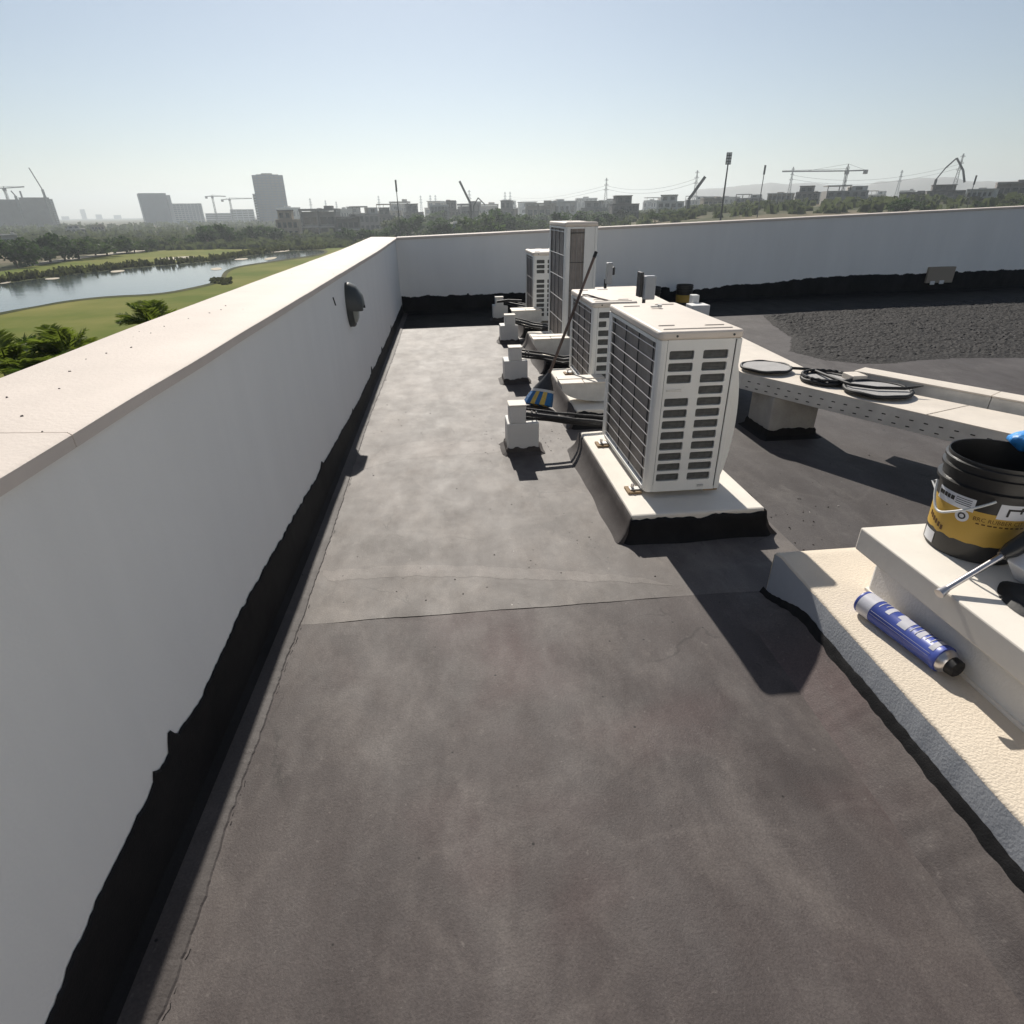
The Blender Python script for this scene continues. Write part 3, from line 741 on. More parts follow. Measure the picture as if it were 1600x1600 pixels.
# isolator boxes on posts
def isolator(x, y, z0, z1, w_, label, twin):
    t = thing('isolator_switch', label, 'switch box', (x, y, 0), 'grey isolator boxes on posts')
    mb = MB(); mb.tube([(x-.02, y+.03, 0), (x-.02, y+.03, z0+.05)], .018, 8); obj('post', mb, M['darkmetal'], t)
    mb = MB(); mb.box(x-w_/2, x+w_/2, y-.08, y+.0, z0, z1); obj('box', mb, M['greybox'], t, bevel=.012, seg=3)
    if twin:
        mb = MB(); mb.box(x-w_/2-.035, x-w_/2-.004, y-.03, y+.09, z0+.02, z1+.03); obj('channel', mb, M['darkmetal'], t, bevel=.003)
    else:
        mb = MB(); mb.box(x+w_/2+.004, x+w_/2+.035, y-.05, y+.01, z0+.10, z1-.05); obj('switch', mb, M['darkmetal'], t, bevel=.01)
    return t
isolator(1.975, 6.0, .80, 1.02, .11, 'grey switch box on a steel post behind the two low units', True)
isolator(1.93, 7.4, .80, 1.04, .07, 'slim switch box with black rotary switch beside the tall unit', False)
# little things lying on the unit tops
mb = MB(); P = [atz(760+x/8, 330+y/8, .932) for x, y in ((1200, 1045), (1270, 1045), (1380, 1080), (1510, 1112))]
mb.tube(P, .006, 6); tag(obj('wire_offcut', mb, M['wood']), 'thin bent wire offcut lying on the middle unit lid', 'wire')
mb = MB(); c = atz(1026, 479, 1.07)
mb.bar(c-Vector((.035, .0, 0)), c+Vector((.02, .005, 0)), .012, .01); mb.tube([c+Vector((.02, 0, -.005)), c+Vector((.02, 0, .012))], .014, 8)
tag(obj('hose_clamp', mb, M['galv']), 'small metal clamp lying on the lid of the largest unit', 'clamp')

# ================================================================== CABLE TRAY
def prism_seg(a, b_, c, d, z0, z1): mb = MB(); mb.prism([a, b_, c, d], z0, z1); return mb
t = thing('cable_tray', 'cream lidded cable tray running behind the units then bending toward the bucket', 'cable tray', (2.55, 5, 0))
ZT, ZB = .45, .325
# straight run along y, bend, then diagonal run
A0, A1 = (2.25, 10.3), (3.18, 10.3)
near = [(2.27, 10.3), (2.26, 4.36), (3.32, 2.42)]
far = [(3.15, 10.3), (2.80, 4.16), (3.62, 2.78)]
def lp(p, q, t_): return (lerp(p[0], q[0], t_), lerp(p[1], q[1], t_))
cuts1 = [0, .35, .7, 1]
for a, bq in zip(cuts1[:-1], cuts1[1:]):
    g = .0012
    mb = prism_seg(lp(near[0], near[1], a+g), lp(near[0], near[1], bq-g), lp(far[0], far[1], bq-g), lp(far[0], far[1], a+g), ZT-.006, ZT); obj('lid', mb, M['tray'], t, bevel=.002)
cuts2 = [0, .60, 1.0]
for a, bq in zip(cuts2[:-1], cuts2[1:]):
    g = .002
    mb = prism_seg(lp(near[1], near[2], a+g), lp(near[1], near[2], bq-g), lp(far[1], far[2], bq-g), lp(far[1], far[2], a+g), ZT-.006, ZT); obj('lid', mb, M['tray'], t, bevel=.002)
def side_wall(pts, nrm):
    mb = MB()
    for p, q in zip(pts[:-1], pts[1:]):
        d = Vector((q[0]-p[0], q[1]-p[1], 0)).normalized(); nn = Vector((-d.y, d.x, 0))*nrm
        a, c = Vector((p[0], p[1], 0)), Vector((q[0], q[1], 0))
        mb.prism([(a.x, a.y), (c.x, c.y), (c.x+nn.x*.004, c.y+nn.y*.004), (a.x+nn.x*.004, a.y+nn.y*.004)][::(1 if nrm > 0 else -1)], ZB, ZT-.0065)
    return mb
sw = obj('side_wall', side_wall(near, 1), M['galv'], t); obj('side_wall', side_wall(far, -1), M['galv'], t)
mb = MB()
mb.prism([(near[0][0]+.006, near[0][1]), (near[1][0]+.006, near[1][1]), (far[1][0]-.006, far[1][1]), (far[0][0]-.006, far[0][1])], ZB-.003, ZB+.002)
mb.prism([(near[1][0]+.006, near[1][1]+.002), (near[2][0], near[2][1]+.006), (far[2][0]-.006, far[2][1]), (far[1][0]-.006, far[1][1])], ZB-.003, ZB+.0015)
obj('tray_floor', mb, M['galv'], t)
# perforations: two rows of oblong slots along the visible side
d = Vector((near[2][0]-near[1][0], near[2][1]-near[1][1], 0)); LN = d.length; d.normalize(); nn = Vector((d.y, -d.x, 0))
if nn.dot(Vector((-1, -1, 0))) < 0: nn = -nn
first = None
for row, zz in enumerate((ZB+.024, ZB+.068)):
    k = 26
    for i in range(k):
        s = .06+(LN-.1)*i/(k-1)+(.012 if row else 0)
        p = Vector((near[1][0], near[1][1], zz))+d*s+nn*.0008
        if first is None:
            mb = MB(); hw, hh = .013, .0035
            vs = []
            for off in (-.003, .0008):
                for a, c in ((-1, -.4), (-.8, -1), (.8, -1), (1, -.4), (1, .4), (.8, 1), (-.8, 1), (-1, .4)):
                    q = d*(hw*a)+Vector((0, 0, hh*c))+nn*off; vs.append(q)
            mb.add(vs, [tuple(range(8)), tuple(range(15, 7, -1))]+[(i_, (i_+1) % 8, 8+(i_+1) % 8, 8+i_) for i_ in range(8)])
            first = obj('perforation', mb, M['core'], sw, local=True); o = first
        else: o = copy_part(first, sw)
        o.location = p-rootloc(t)
# second, smaller trunking riding along the rear of the tray
t2 = thing('cable_trunking', 'narrow lidded trunking lying along the rear edge of the bent tray', 'cable trunking', (3.5, 3.4, .45))
a = Vector((2.98, 4.06, 0)); d2 = Vector((.82, -1.38, 0)).normalized(); n2 = Vector((-d2.y, d2.x, 0))
if n2.x < 0: n2 = -n2
for s0_, s1_ in ((0, .86), (.863, 2.2)):
    p0, p1 = a+d2*s0_, a+d2*s1_
    mb = MB(); mb.prism([(p0.x, p0.y), (p1.x, p1.y), ((p1+n2*.15).x, (p1+n2*.15).y), ((p0+n2*.15).x, (p0+n2*.15).y)], .395, .50); obj('duct', mb, M['galv'], t2, bevel=.003)
    mb = MB(); e = n2*.006; mb.prism([((p0-e).x, (p0-e).y), ((p1-e).x, (p1-e).y), ((p1+n2*.156).x, (p1+n2*.156).y), ((p0+n2*.156).x, (p0+n2*.156).y)], .5005, .512); obj('lid', mb, M['tray'], t2, bevel=.003)

# concrete piers carrying the tray
def pier(x0, x1, y0, y1, z, label):
    t = thing('concrete_pier', label, 'pier', ((x0+x1)/2, (y0+y1)/2, 0), 'concrete piers under the cable tray')
    mb = MB(); mb.box(x0, x1, y0, y1, -.01, z); obj('block', mb, M['conc'], t, bevel=.012)
    ring = []
    for (ax_, ay, qx, qy, nx, ny) in ((x0, y0, x1, y0, 0, -1), (x1, y0, x1, y1, 1, 0), (x1, y1, x0, y1, 0, 1), (x0, y1, x0, y0, -1, 0)):
        for i in range(16): ring.append((lerp(ax_, qx, i/16), lerp(ay, qy, i/16), nx, ny))
    vs = []
    for x, y, nx, ny in ring:
        zt = .07+.02*pn(x*17, y*17, 8)+.012*pn(x*50, y*50, 8)
        for dd, zz in ((.003, zt), (.01, zt-.008), (.016, .02), (.06, -.004)):
            vs.append((x+nx*dd+(.6*dd if x > (x0+x1)/2 else -.6*dd)*abs(ny), y+ny*dd+(.6*dd if y > (y0+y1)/2 else -.6*dd)*abs(nx), zz))
    n = len(ring); mb = MB(); mb.add(vs, [(i*4+k, i*4+k+1, ((i+1) % n)*4+k+1, ((i+1) % n)*4+k) for i in range(n) for k in range(3)])
    obj('membrane_collar', mb, M['bitumen'], t)
pier(2.40, 2.78, 4.08, 4.42, ZB-.004, 'grey concrete pier with black foot under the bend of the tray')
pier(2.45, 2.85, 7.1, 7.4, ZB-.004, 'concrete pier under the tray behind the middle unit')
pier(3.35, 3.62, 2.5, 2.75, ZB-.004, 'concrete pier under the tray end behind the yellow bucket')
mb = MB(); mb.box(3.36, 3.62, 8.2, 8.45, -.01, .40)
t = thing('junction_block', 'white block peeking above the lid of the largest unit', 'block', (3.49, 8.3, 0)); obj('block', mb, M['paint'], t, bevel=.01)
mb = MB(); mb.box(3.46, 3.56, 8.47, 8.6, -.01, .50); obj('cap_block', mb, M['paint'], t, bevel=.008)

# ---- mesh discs and strap on the tray
def disc(px_c, z, rx, label, tilt=0, thick=.016, drum=0):
    c = atz(*px_c, z); t = thing('mesh_disc', label, 'mesh disc', (c.x, c.y, ZT), 'black rimmed discs on the cable tray')
    mb = MB(); mb.lathe([(0, z+.004), (rx*.98, z+.004), (rx*.98, z-.002), (0, z-.002)], (c.x, c.y), 40); obj('mesh_panel', mb, M['mesh'], t)
    mb = MB(); q = [(c.x+rx*math.cos(2*math.pi*i/40), c.y+rx*math.sin(2*math.pi*i/40), z+.003*math.sin(i*.9)) for i in range(41)]
    mb.tube(q, thick, 8, cap=False); obj('rim', mb, M['rubber'], t, smooth=60)
    if drum:
        mb = MB(); mb.lathe([(rx*.99, ZT+.002), (rx*.99, z)], (c.x, c.y), 40); obj('skirt', mb, M['rubber'], t, smooth=60)
    return t, c
D1, c1 = disc((1197, 573), ZT+.03, .185, 'grey mesh disc with thin black rim nearest the largest unit', thick=.011)
D2, c2 = disc((1290, 592), ZT+.02, .16, 'smallest mesh disc with loose bumpy black rim between the other two')
mb = MB(); q = []
for i in range(49):
    a_ = 2*math.pi*i/48; r_ = .165+.006*pn(i*.8); q.append((c2.x+.01+r_*math.cos(a_), c2.y+.01+r_*math.sin(a_), ZT+.042+.006*pn(i*.7, 3)))
mb.tube(q, [.009+.004*(i % 2) for i in range(49)], 6, cap=False); obj('loose_ring', mb, M['rubber'], D2)
D3, c3 = disc((1371, 608), ZT+.028, .205, 'largest black rimmed disc, lying toward the tray end', thick=.013)
P = [atz(1236, 575, ZT+.035), atz(1268, 577, ZT+.035), atz(1300, 590, ZT+.05), atz(1330, 601, ZT+.05), atz(1370, 606, ZT+.05), atz(1415, 607, ZT+.05), atz(1443, 603, ZT+.07)]
mb = MB(); Q = []
for a_, c_ in zip(P[:-1], P[1:]):
    for i in range(5): Q.append(a_.lerp(c_, i/5))
Q.append(P[-1]); mb.tube(Q, [.011]*(len(Q)-4)+[.009, .007, .005, .003], 8)
tag(obj('rubber_strap', mb, M['rubber'], smooth=60), 'black rubber strap trailing across the discs on the tray', 'strap')
c = atz(1330, 597, ZT); mb = MB(); mb.box(c.x-.05, c.x+.06, c.y-.08, c.y+.05, ZT+.001, ZT+.065)
tag(obj('tray_clip', mb, M['tray'], bevel=.006), 'small cream metal clip block between the second and largest disc', 'clip')

# ================================================================== RIGHT CURB AND HATCH
PZ = .240
CZ = .105      # the floor coating runs up a sloping fillet to this height
t = thing('roof_curb', 'low cream stucco curb with a blue grey shaded side in the near corner', 'curb', (2.2, 1, 0))
def curb_x(y): return 1.385-.045*(2.09-y)/1.25
n = 140; vs = []; K = 5; fs = []
for i in range(n+1):
    y = lerp(-1.5, 2.10, i/n); x = curb_x(y); w_ = .004*pn(y*5, 1)+.003*pn(y*18, 2)
    rz = .0 if y < 2.06 else (y-2.06)*.3
    vs += [(x-.004+w_, y, -.012), (x+w_, y, PZ-.010-rz), (x+.003+w_, y, PZ-.003-rz), (x+.010, y, PZ-rz), (4.2, y, PZ-rz)]
fs = [(i*K+k, i*K+k+1, (i+1)*K+k+1, (i+1)*K+k) for i in range(n) for k in range(K-1)]+[tuple(n*K+k for k in range(K))]
mb = MB(); mb.add(vs, [tuple(reversed(f)) for f in fs]); 
mb.add([(vs[-5][0], 2.10, PZ-.02), (4.2, 2.10, PZ-.02), (4.2, 2.10, -.01), (vs[-5][0], 2.10, -.01)], [(0, 1, 2, 3)])
cb_ = obj('curb_block', mb, M['stucco'], t, smooth=50); cb_.data.materials.append(M['stucco_shade'])
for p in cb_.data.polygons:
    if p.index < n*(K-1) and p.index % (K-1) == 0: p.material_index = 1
# black strip at its foot
mb = MB(); vs = []; n = 500
for i in range(n+1):
    y = lerp(-1.5, 2.13, i/n); x = curb_x(y); cz = CZ*sstep(2.14, 1.75, y)
    zt = cz+.028+.008*pn(y*7, 3)+.006*pn(y*30, 4)
    vs += [(x-.003, y, zt), (x-.007, y, zt-.006), (x-.014+.003*pn(y*22), y, cz+.008), (x-.022+.004*pn(y*15, 7), y, cz-.010)]
mb.add(vs, [(i*4+k+1, i*4+k, (i+1)*4+k, (i+1)*4+k+1) for i in range(n) for k in range(3)]); obj('membrane_strip', mb, M['bitumen'], t, smooth=60)
# floor coating turned up beside it
mb = MB(); vs = []
for i in range(n+1):
    y = lerp(-1.5, 2.12, i/n); x = curb_x(y); cz = CZ*sstep(2.14, 1.75, y); xb = 1.195+.02*(y-.7)+.010*pn(y*2.2, 12)+.004*pn(y*20, 5)
    vs += [(x-.012+.003*pn(y*18, 9), y, cz+.003*pn(y*25, 2)), (lerp(xb, x, .62), y, cz*.62+.004*pn(y*6, 1)), (lerp(xb, x, .22), y, cz*.2+.004*pn(y*7, 5)), (xb, y, .001), (xb-.02, y, -.012)]
mb.add(vs, [(i*5+k+1, i*5+k, (i+1)*5+k, (i+1)*5+k+1) for i in range(n) for k in range(4)]); obj('coating_lap', mb, M['floor_near'], t, smooth=60)

t = thing('roof_hatch', 'cream roof hatch: thick cover slab overhanging a lower upstand', 'hatch', (2.4, 1, PZ))
mb = MB(); mb.prism([(1.589, -1.5), (4.0, -1.5), (4.0, 1.772), (1.589, 1.772)], PZ-.01, .414)
obj('upstand', mb, M['paint'], t, bevel=.015)
mb = MB(); mb.prism([(1.581, -1.5), (1.62, -1.5), (1.62, 1.776), (1.581, 1.776)], PZ-.005, PZ+.012); obj('fillet', mb, M['slab_paint'], t, bevel=.004)
mb = MB(); mb.prism([(1.524, -1.5), (4.05, -1.5), (4.05, 1.814), (1.521, 1.814)], .411, .505); obj('cover_slab', mb, M['slab_paint'], t, bevel=.006)

# ---- bucket
BX, BY, BZ = 1.819, 1.640, .5055
H_, RB, RT = .351, .141, .161
def br(z): return lerp(RB, RT-.006, (z-BZ)/H_)
def text_on_drum(txt, ang0, z, size, m, parent, name, squash=1.0, drum=None, axis='z'):
    cu = bpy.data.curves.new(name, 'FONT'); cu.body = txt; cu.size = size; cu.resolution_u = 2
    tmp = bpy.data.objects.new('tmp', cu); COL.objects.link(tmp)
    dg = bpy.context.evaluated_depsgraph_get(); me = bpy.data.meshes.new_from_object(tmp.evaluated_get(dg))
    vs = [v.co.copy() for v in me.vertices]; fs = [tuple(p.vertices) for p in me.polygons]
    bpy.data.objects.remove(tmp); bpy.data.curves.remove(cu); bpy.data.meshes.remove(me)
    mb = MB(); mb.add([drum(v.x*squash, v.y) for v in vs], fs)
    return obj(name, mb, m, parent)
def bucket_pt(off=.0016, ang0=0, zb=0):
    def f(u, v):
        z = zb+v; r = br(z)+off; a = ang0+u/r; return (BX+r*math.cos(a), BY+r*math.sin(a), z)
    return f
def patch(f, u0, u1, v0, v1, nu=16, nv=2, jag=0):
    mb = MB(); vs = []
    for j in range(nv+1):
        for i in range(nu+1):
            v = lerp(v0, v1, j/nv); u = lerp(u0, u1, i/nu)
            if jag and j == 0: v += jag*pn(u*40, 3)+jag*.5*pn(u*130, 7)
            vs.append(f(u, v))
    return mb.add(vs, [(j*(nu+1)+i, j*(nu+1)+i+1, (j+1)*(nu+1)+i+1, (j+1)*(nu+1)+i) for j in range(nv) for i in range(nu)])
def make_bucket(label, full=True):
    t = thing('bucket', label, 'bucket', (BX, BY, BZ), 'black plastic buckets with yellow labels')
    zt = BZ+H_
    prof = [(0, BZ+.004), (RB-.012, BZ+.004), (RB-.006, BZ), (RB, BZ+.006), (br(zt-.10), zt-.10), (br(zt-.10)+.014, zt-.098), (br(zt-.09)+.014, zt-.088), (br(zt-.088)+.002, zt-.084),
            (br(zt-.05), zt-.052), (br(zt-.05)+.010, zt-.05), (br(zt-.04)+.010, zt-.042), (br(zt-.04)+.001, zt-.039), (br(zt-.022), zt-.024), (br(zt-.02)+.007, zt-.022), (br(zt-.014)+.007, zt-.015), (br(zt-.012), zt-.012),
            (br(zt), zt-.003), (br(zt)-.001, zt), (br(zt)-.004, zt-.001), (RB-.006, BZ+.012), (0, BZ+.012)]
    mb = MB(); mb.lathe(prof, (BX, BY), 64); obj('body', mb, M['bucketblk'], t, smooth=40)
    dirc = math.atan2(-BY, -BX)     # toward the camera side
    # yellow wrap label
    lab = obj('label', patch(bucket_pt(.0008, dirc, BZ), -.26 if full else -.4, .24 if full else .4, .070, .190, 40, 2, .006), M['labely'], t, smooth=60)
    if full:
        obj('data_sticker', patch(bucket_pt(.0014, dirc-.62, BZ), -.07, .07, .182, .228, 10, 1), M['labelw'], t, smooth=60)
        st = obj('hazard_sticker', patch(bucket_pt(.0016, dirc+.50, BZ), -.035, .055, .178, .232, 10, 1), M['labelw'], t, smooth=60)
        # black hammer-like mark on the small sticker
        obj('mark', patch(bucket_pt(.0022, dirc+.50, BZ), -.012, .036, .212, .219, 8, 1), M['ink'], st)
        obj('mark', patch(bucket_pt(.0022, dirc+.50, BZ), -.012, -.005, .190, .212, 2, 1), M['ink'], st)
        obj('mark', patch(bucket_pt(.0022, dirc+.50, BZ), .024, .031, .203, .225, 2, 1), M['ink'], st)
        obj('data_sticker', patch(bucket_pt(.0014, dirc-.95, BZ), -.04, .02, .015, .058, 6, 1), M['labelw'], t, smooth=60)
        text_on_drum('BRC RUBBER CIT P', 0, 0, .020, M['inkbr'], lab, 'lettering', .95, bucket_pt(.0016, dirc-.12, BZ+.158))
        for k in range(9): obj('print_line', patch(bucket_pt(.0014, dirc-.04, BZ), .016*k, .016*k+random.uniform(.007, .013), .146, .151, 2, 1), M['inkbr'], lab)
        for k in range(6): obj('print_line', patch(bucket_pt(.0014, dirc-1.2, BZ), .014*k, .014*k+.010, .105-.005*k, .123-.005*k, 2, 1), M['inkbr'], lab)
        for k in range(5): obj('print_line', patch(bucket_pt(.002, dirc-.62, BZ), -.065+.014*k, -.054+.014*k+random.uniform(0, .003), .202, .217, 2, 1), M['ink'], t)
        for k in range(4): obj('print_line', patch(bucket_pt(.002, dirc-.62, BZ), .01, .06, .218-.007*k, .2205-.007*k, 4, 1), M['lampgrey'], t)
        # round emblem
        mb = MB()
        f = bucket_pt(.002, dirc-.33, BZ+.160)
        def ringp(r0, r1, k=28):
            vs = []
            for i in range(k): a = 2*math.pi*i/k; vs += [f(r0*math.cos(a), r0*math.sin(a)), f(r1*math.cos(a), r1*math.sin(a))]
            return MB().add(vs, [(2*i, 2*i+1, (2*i+3) % (2*k), (2*i+2) % (2*k)) for i in range(k)])
        obj('emblem', ringp(.0001, .021), M['labelw'], lab); f = bucket_pt(.0026, dirc-.33, BZ+.160)
        obj('emblem_ring', ringp(.007, .012), M['ink'], lab)
        # wire bail hanging on the near side with grip line
        mb = MB(); P = []
        a0 = dirc-1.18; a1 = dirc+.15
        for i in range(25):
            s = i/24; a = lerp(a0, a1, s); z = BZ+.235-.092*math.sin(min(1, s*2.2)*math.pi/2)+.15*max(0, s-.3)**1.15
            r = br(z)+.012+.02*math.sin(s*math.pi); P.append((BX+r*math.cos(a), BY+r*math.sin(a), z))
        mb.tube(P, .0042, 8); obj('bail_handle', mb, M['whitepl'], t, smooth=60)
        mb = MB(); P = [Vector(P[0]), Vector(P[0])+Vector((.0, .02, -.01)), Vector(P[2])]
        mb.tube(P, .004, 6); obj('bail_ear', mb, M['whitepl'], t)
    return t
bk = make_bucket('open black bucket with yellow label and wire handle on the hatch cover')
proto = make_bucket('black bucket standing in the shade closest to the switch box by the far parapet', False)
loc = aty(1019, 456, 10.75); proto.location = (loc.x, 10.75, .0); 
cpy = copy_tree(proto, (aty(1071, 455, 10.9).x, 10.95, 0)); cpy['label'] = 'black bucket with dull label in the shade farther along the far parapet'
for q in (proto, cpy): q.scale = (.95, .95, 1.05)
# blue glove over the rim
mb = MB(); c = aty(1600, 690, 1.714); vs = []; n = 18; kk = 9
for j in range(kk+1):
    for i in range(n):
        a = 2*math.pi*i/n; ph = math.pi*j/kk; d_ = Vector((math.sin(ph)*math.cos(a)*.055, math.sin(ph)*math.sin(a)*.05, math.cos(ph)*.032))
        d_ *= 1+.38*pn(d_.x*30, d_.y*30, d_.z*30+2); vs.append(c+d_+Vector((.012, 0, 0)))
mb.add(vs, [(j*n+i, j*n+(i+1) % n, (j+1)*n+(i+1) % n, (j+1)*n+i) for j in range(kk) for i in range(n)])
gl = thing('glove', 'crumpled bright blue glove hanging over the bucket rim', 'glove', tuple(c)); obj('palm', mb, M['glove'], gl, smooth=80)
for k in range(5):
    a = c+Vector((-.01+.02*k, -.03, -.012-.004*k)); mb = MB(); mb.tube([a, a+Vector((.004*k-.004, -.022, -.02)), a+Vector((.002*k, -.03, -.05-.008*(k % 3)))], [.010, .009, .006], 8); obj('finger', mb, M['glove'], gl, smooth=80)
# steel pole with dark grip leaning from hatch edge to bucket
a, e = Vector((1.495, 1.374, .514)), Vector((1.914, 1.462, .695)); mid = a.lerp(e, .52)
t = thing('roller_pole', 'steel rod with thick dark grip leaning from the hatch edge against the bucket', 'pole', tuple(a))
mb = MB(); mb.tube([a, mid], .0095, 12); obj('rod', mb, M['steel'], t, smooth=60)
mb = MB(); mb.tube([a-(e-a).normalized()*.012, a+(e-a).normalized()*.02], [.016, .011], 12); obj('ferrule', mb, M['steel'], t, smooth=50)
mb = MB(); mb.tube([mid-(e-a).normalized()*.01, mid+(e-a).normalized()*.03, mid.lerp(e, .5), e], [.015, .026, .030, .028], 14); obj('grip', mb, M['bucketblk'], t, smooth=50)
# white sack with BL
t = thing('paper_sack', 'white paper sack corner lettered BL leaning beside the bucket', 'sack', (1.95, 1.4, .505))
mb = MB(); mb.prismxz([(1.735, .582), (1.79, .508), (2.10, .508), (2.10, .86), (1.92, .745), (1.80, .66)], 1.362, 1.425); obj('sack_body', mb, M['labelw'], t, bevel=.004, seg=2)
def flat(u, v): return (1.765+u, 1.3605, .558+v)
text_on_drum('BL', 0, 0, .032, M['ink'], t, 'lettering', 1, flat)
# black rag
mb = MB(); c = atz(1603, 945, .51); vs = []; n = 40; kk = 14
for j in range(kk+1):
    for i in range(n):
        a_ = 2*math.pi*i/n; r_ = (1-j/kk); x_ = r_*.12*(1+.25*pn(math.cos(a_)*1.5, math.sin(a_)*1.5, 4)); y_ = r_*.135*(1+.25*pn(math.cos(a_)*1.5, math.sin(a_)*1.5, 9))
        px_, py_ = c.x+.06+x_*math.cos(a_), c.y-.02+y_*math.sin(a_)
        vs.append((px_, py_, .5065+(0 if j == 0 else (.016+.010*pn(px_*16, py_*16, 3))*min(1, j/3))))
mb.add(vs, [(j*n+i, j*n+(i+1) % n, (j+1)*n+(i+1) % n, (j+1)*n+i) for j in range(kk) for i in range(n)])
tag(obj('rag', mb, M['rubber'], smooth=70), 'tarry black rag lying on the cream hatch cover', 'rag')

# ---- blue sealant can lying on the curb
ca, cb = Vector((1.478, 1.630, PZ+.0465)), Vector((1.534, 1.300, PZ+.0465)); CR = .045
cax = (cb-ca).normalized(); cu_ = cax.cross(Vector((0, 0, 1))).normalized(); cv_ = cu_.cross(cax).normalized()
t = thing('sealant_can', 'blue and white foam can lying on the stucco curb', 'can', tuple(ca.lerp(cb, .5)-Vector((0, 0, .057))))
def can_pt(off=0):
    def f(u, v): # u along the axis, v around (arc metres from the top)
        r = CR+off; a_ = v/r; return ca+cax*u+cu_*(r*math.sin(a_))+cv_*(r*math.cos(a_))
    return f
mb = MB(); q = [ca-cax*.012, ca-cax*.010, ca, ca+cax*.002, cb-cax*.03, cb-cax*.026, cb-cax*.012, cb-cax*.01]
mb.tube(q, [.040, .044, .046, CR, CR, .0475, .0475, .04], 32); obj('body', mb, M['canblue'], t, smooth=40)
mb = MB(); mb.tube([cb-cax*.012, cb-cax*.004, cb+cax*.01, cb+cax*.02], [.042, .042, .034, .02], 24); obj('dome', mb, M['steel'], t, smooth=40)
mb = MB(); mb.tube([cb+cax*.012, cb+cax*.035, cb+cax*.038], [.031, .029, .025], 24); obj('cap', mb, M['rubber'], t, smooth=40)
f = can_pt(.0007)
mb = MB(); mb.tube([ca+cax*.002, ca+cax*.055], CR+.0007, 32, cap=False); obj('white_band', mb, M['canwhite'], t, smooth=60)
def strip(u0, u1, v0, v1): return patch(lambda a_, b_: f(a_, b_), u0, u1, v0, v1, 4, 8)
for (u0, u1, v0, v1) in ((.10, .118, -.04, .028), (.142, .160, -.048, .016), (.160, .195, -.012, .04), (.168, .184, -.048, -.024), (.23, .248, -.04, .032), (.285, .303, -.04, .04)):
    obj('print_block', strip(u0, u1, v0, v1), M['canwhite'], t, smooth=60)
for k in range(14):
    u = .07+k*.017
    if any(abs(u-x_) < .013 for x_ in (.109, .151, .178, .239, .294)): continue
    f = can_pt(.0011); obj('print_line', strip(u, u+.003, -.036, .008+.024*random.random()), M['canwhite'], t); f = can_pt(.0007)
mb = MB()
for kq, va in enumerate((.075, .09)):
    pass
for va, vb in ((.052, .0535), (.063, .0645)):
    obj('print_line', strip(.06, .30, va, vb), M['canwhite'], t); obj('print_line', strip(.06, .30, -vb, -va), M['canwhite'], t)
f = can_pt(.0007)

# ---- small box on the far wall foot
a = aty(1450, 417, far_y(10.2)-.03); b2 = aty(1484, 441, far_y(10.2)-.03)
mb = MB(); mb.box(a.x, b2.x, far_y(10.2)-.09, far_y(10.2)-.0, b2.z, a.z)
t = thing('outlet_box', 'small beige box fixed at the black foot of the far parapet', 'box', ((a.x+b2.x)/2, far_y(10.2), b2.z)); obj('box_body', mb, M['v_tan'], t, bevel=.01)
mb = MB(); mb.box(a.x+.1, a.x+.2, far_y(10.2)-.093, far_y(10.2)-.0885, b2.z-.03, b2.z+.04); obj('drip_patch', mb, M['paint'], t)
mb = MB(); mb.box(a.x+.3, a.x+.4, far_y(10.2)-.093, far_y(10.2)-.0885, b2.z-.02, b2.z+.05); obj('drip_patch', mb, M['paint'], t)

# ---- rough granular coating heap on the right of the deck
poly = [atz(1100+x/3.2, 380+y/3.2, 0) for x, y in ((290, 360), (340, 410), (430, 470), (420, 540), (600, 585), (800, 605), (960, 600), (1100, 585), (1300, 575), (1600, 575))]
poly = [(p.x, p.y) for p in poly]+[(10.5, 6.1), (13, 9), (11.6, 10.9), (8.6, 10.4), (6.2, 9.9)]
def inside(x, y):
    c = False; n = len(poly)
    for i in range(n):
        (xa, ya), (xb, yb) = poly[i], poly[(i+1) % n]
        if (ya > y) != (yb > y) and x < (xb-xa)*(y-ya)/(yb-ya)+xa: c = not c
    return c
def dist_edge(x, y):
    b_ = 9e9; n = len(poly)
    for i in range(n):
        (xa, ya), (xb, yb) = poly[i], poly[(i+1) % n]; dx, dy = xb-xa, yb-ya
        t_ = max(0, min(1, ((x-xa)*dx+(y-ya)*dy)/(dx*dx+dy*dy))); b_ = min(b_, (x-xa-dx*t_)**2+(y-ya-dy*t_)**2)
    return math.sqrt(b_)
st = .032; gx = [3.9+st*i for i in range(int(9.2/st))]; gy = [5.9+st*i for i in range(int(5.1/st))]
idx = {}; mb = MB()
for j, y in enumerate(gy):
    for i, x in enumerate(gx):
        xx, yy = x+random.uniform(-.012, .012), y+random.uniform(-.012, .012)
        if inside(xx, yy):
            d_ = dist_edge(xx, yy); h = min(1, d_/.12)*(.008+.02*max(0, pn(xx*2, yy*5, 4))+.012*max(0, pn(xx*14, yy*14))+random.uniform(0, .016))
            h *= min(1, d_/.3)**.5 if y < 8 else 1
            idx[(i, j)] = len(mb.v); mb.v.append((xx, yy, h-.003))
for (i, j), k in idx.items():
    q = [idx.get(p) for p in ((i, j), (i+1, j), (i+1, j+1), (i, j+1))]
    if None not in q: mb.f.append(tuple(q))
tag(obj('gravel_coating', mb, M['gravel']), 'rough dark granular coating spread over the roof behind the tray', 'gravel', kind='stuff')

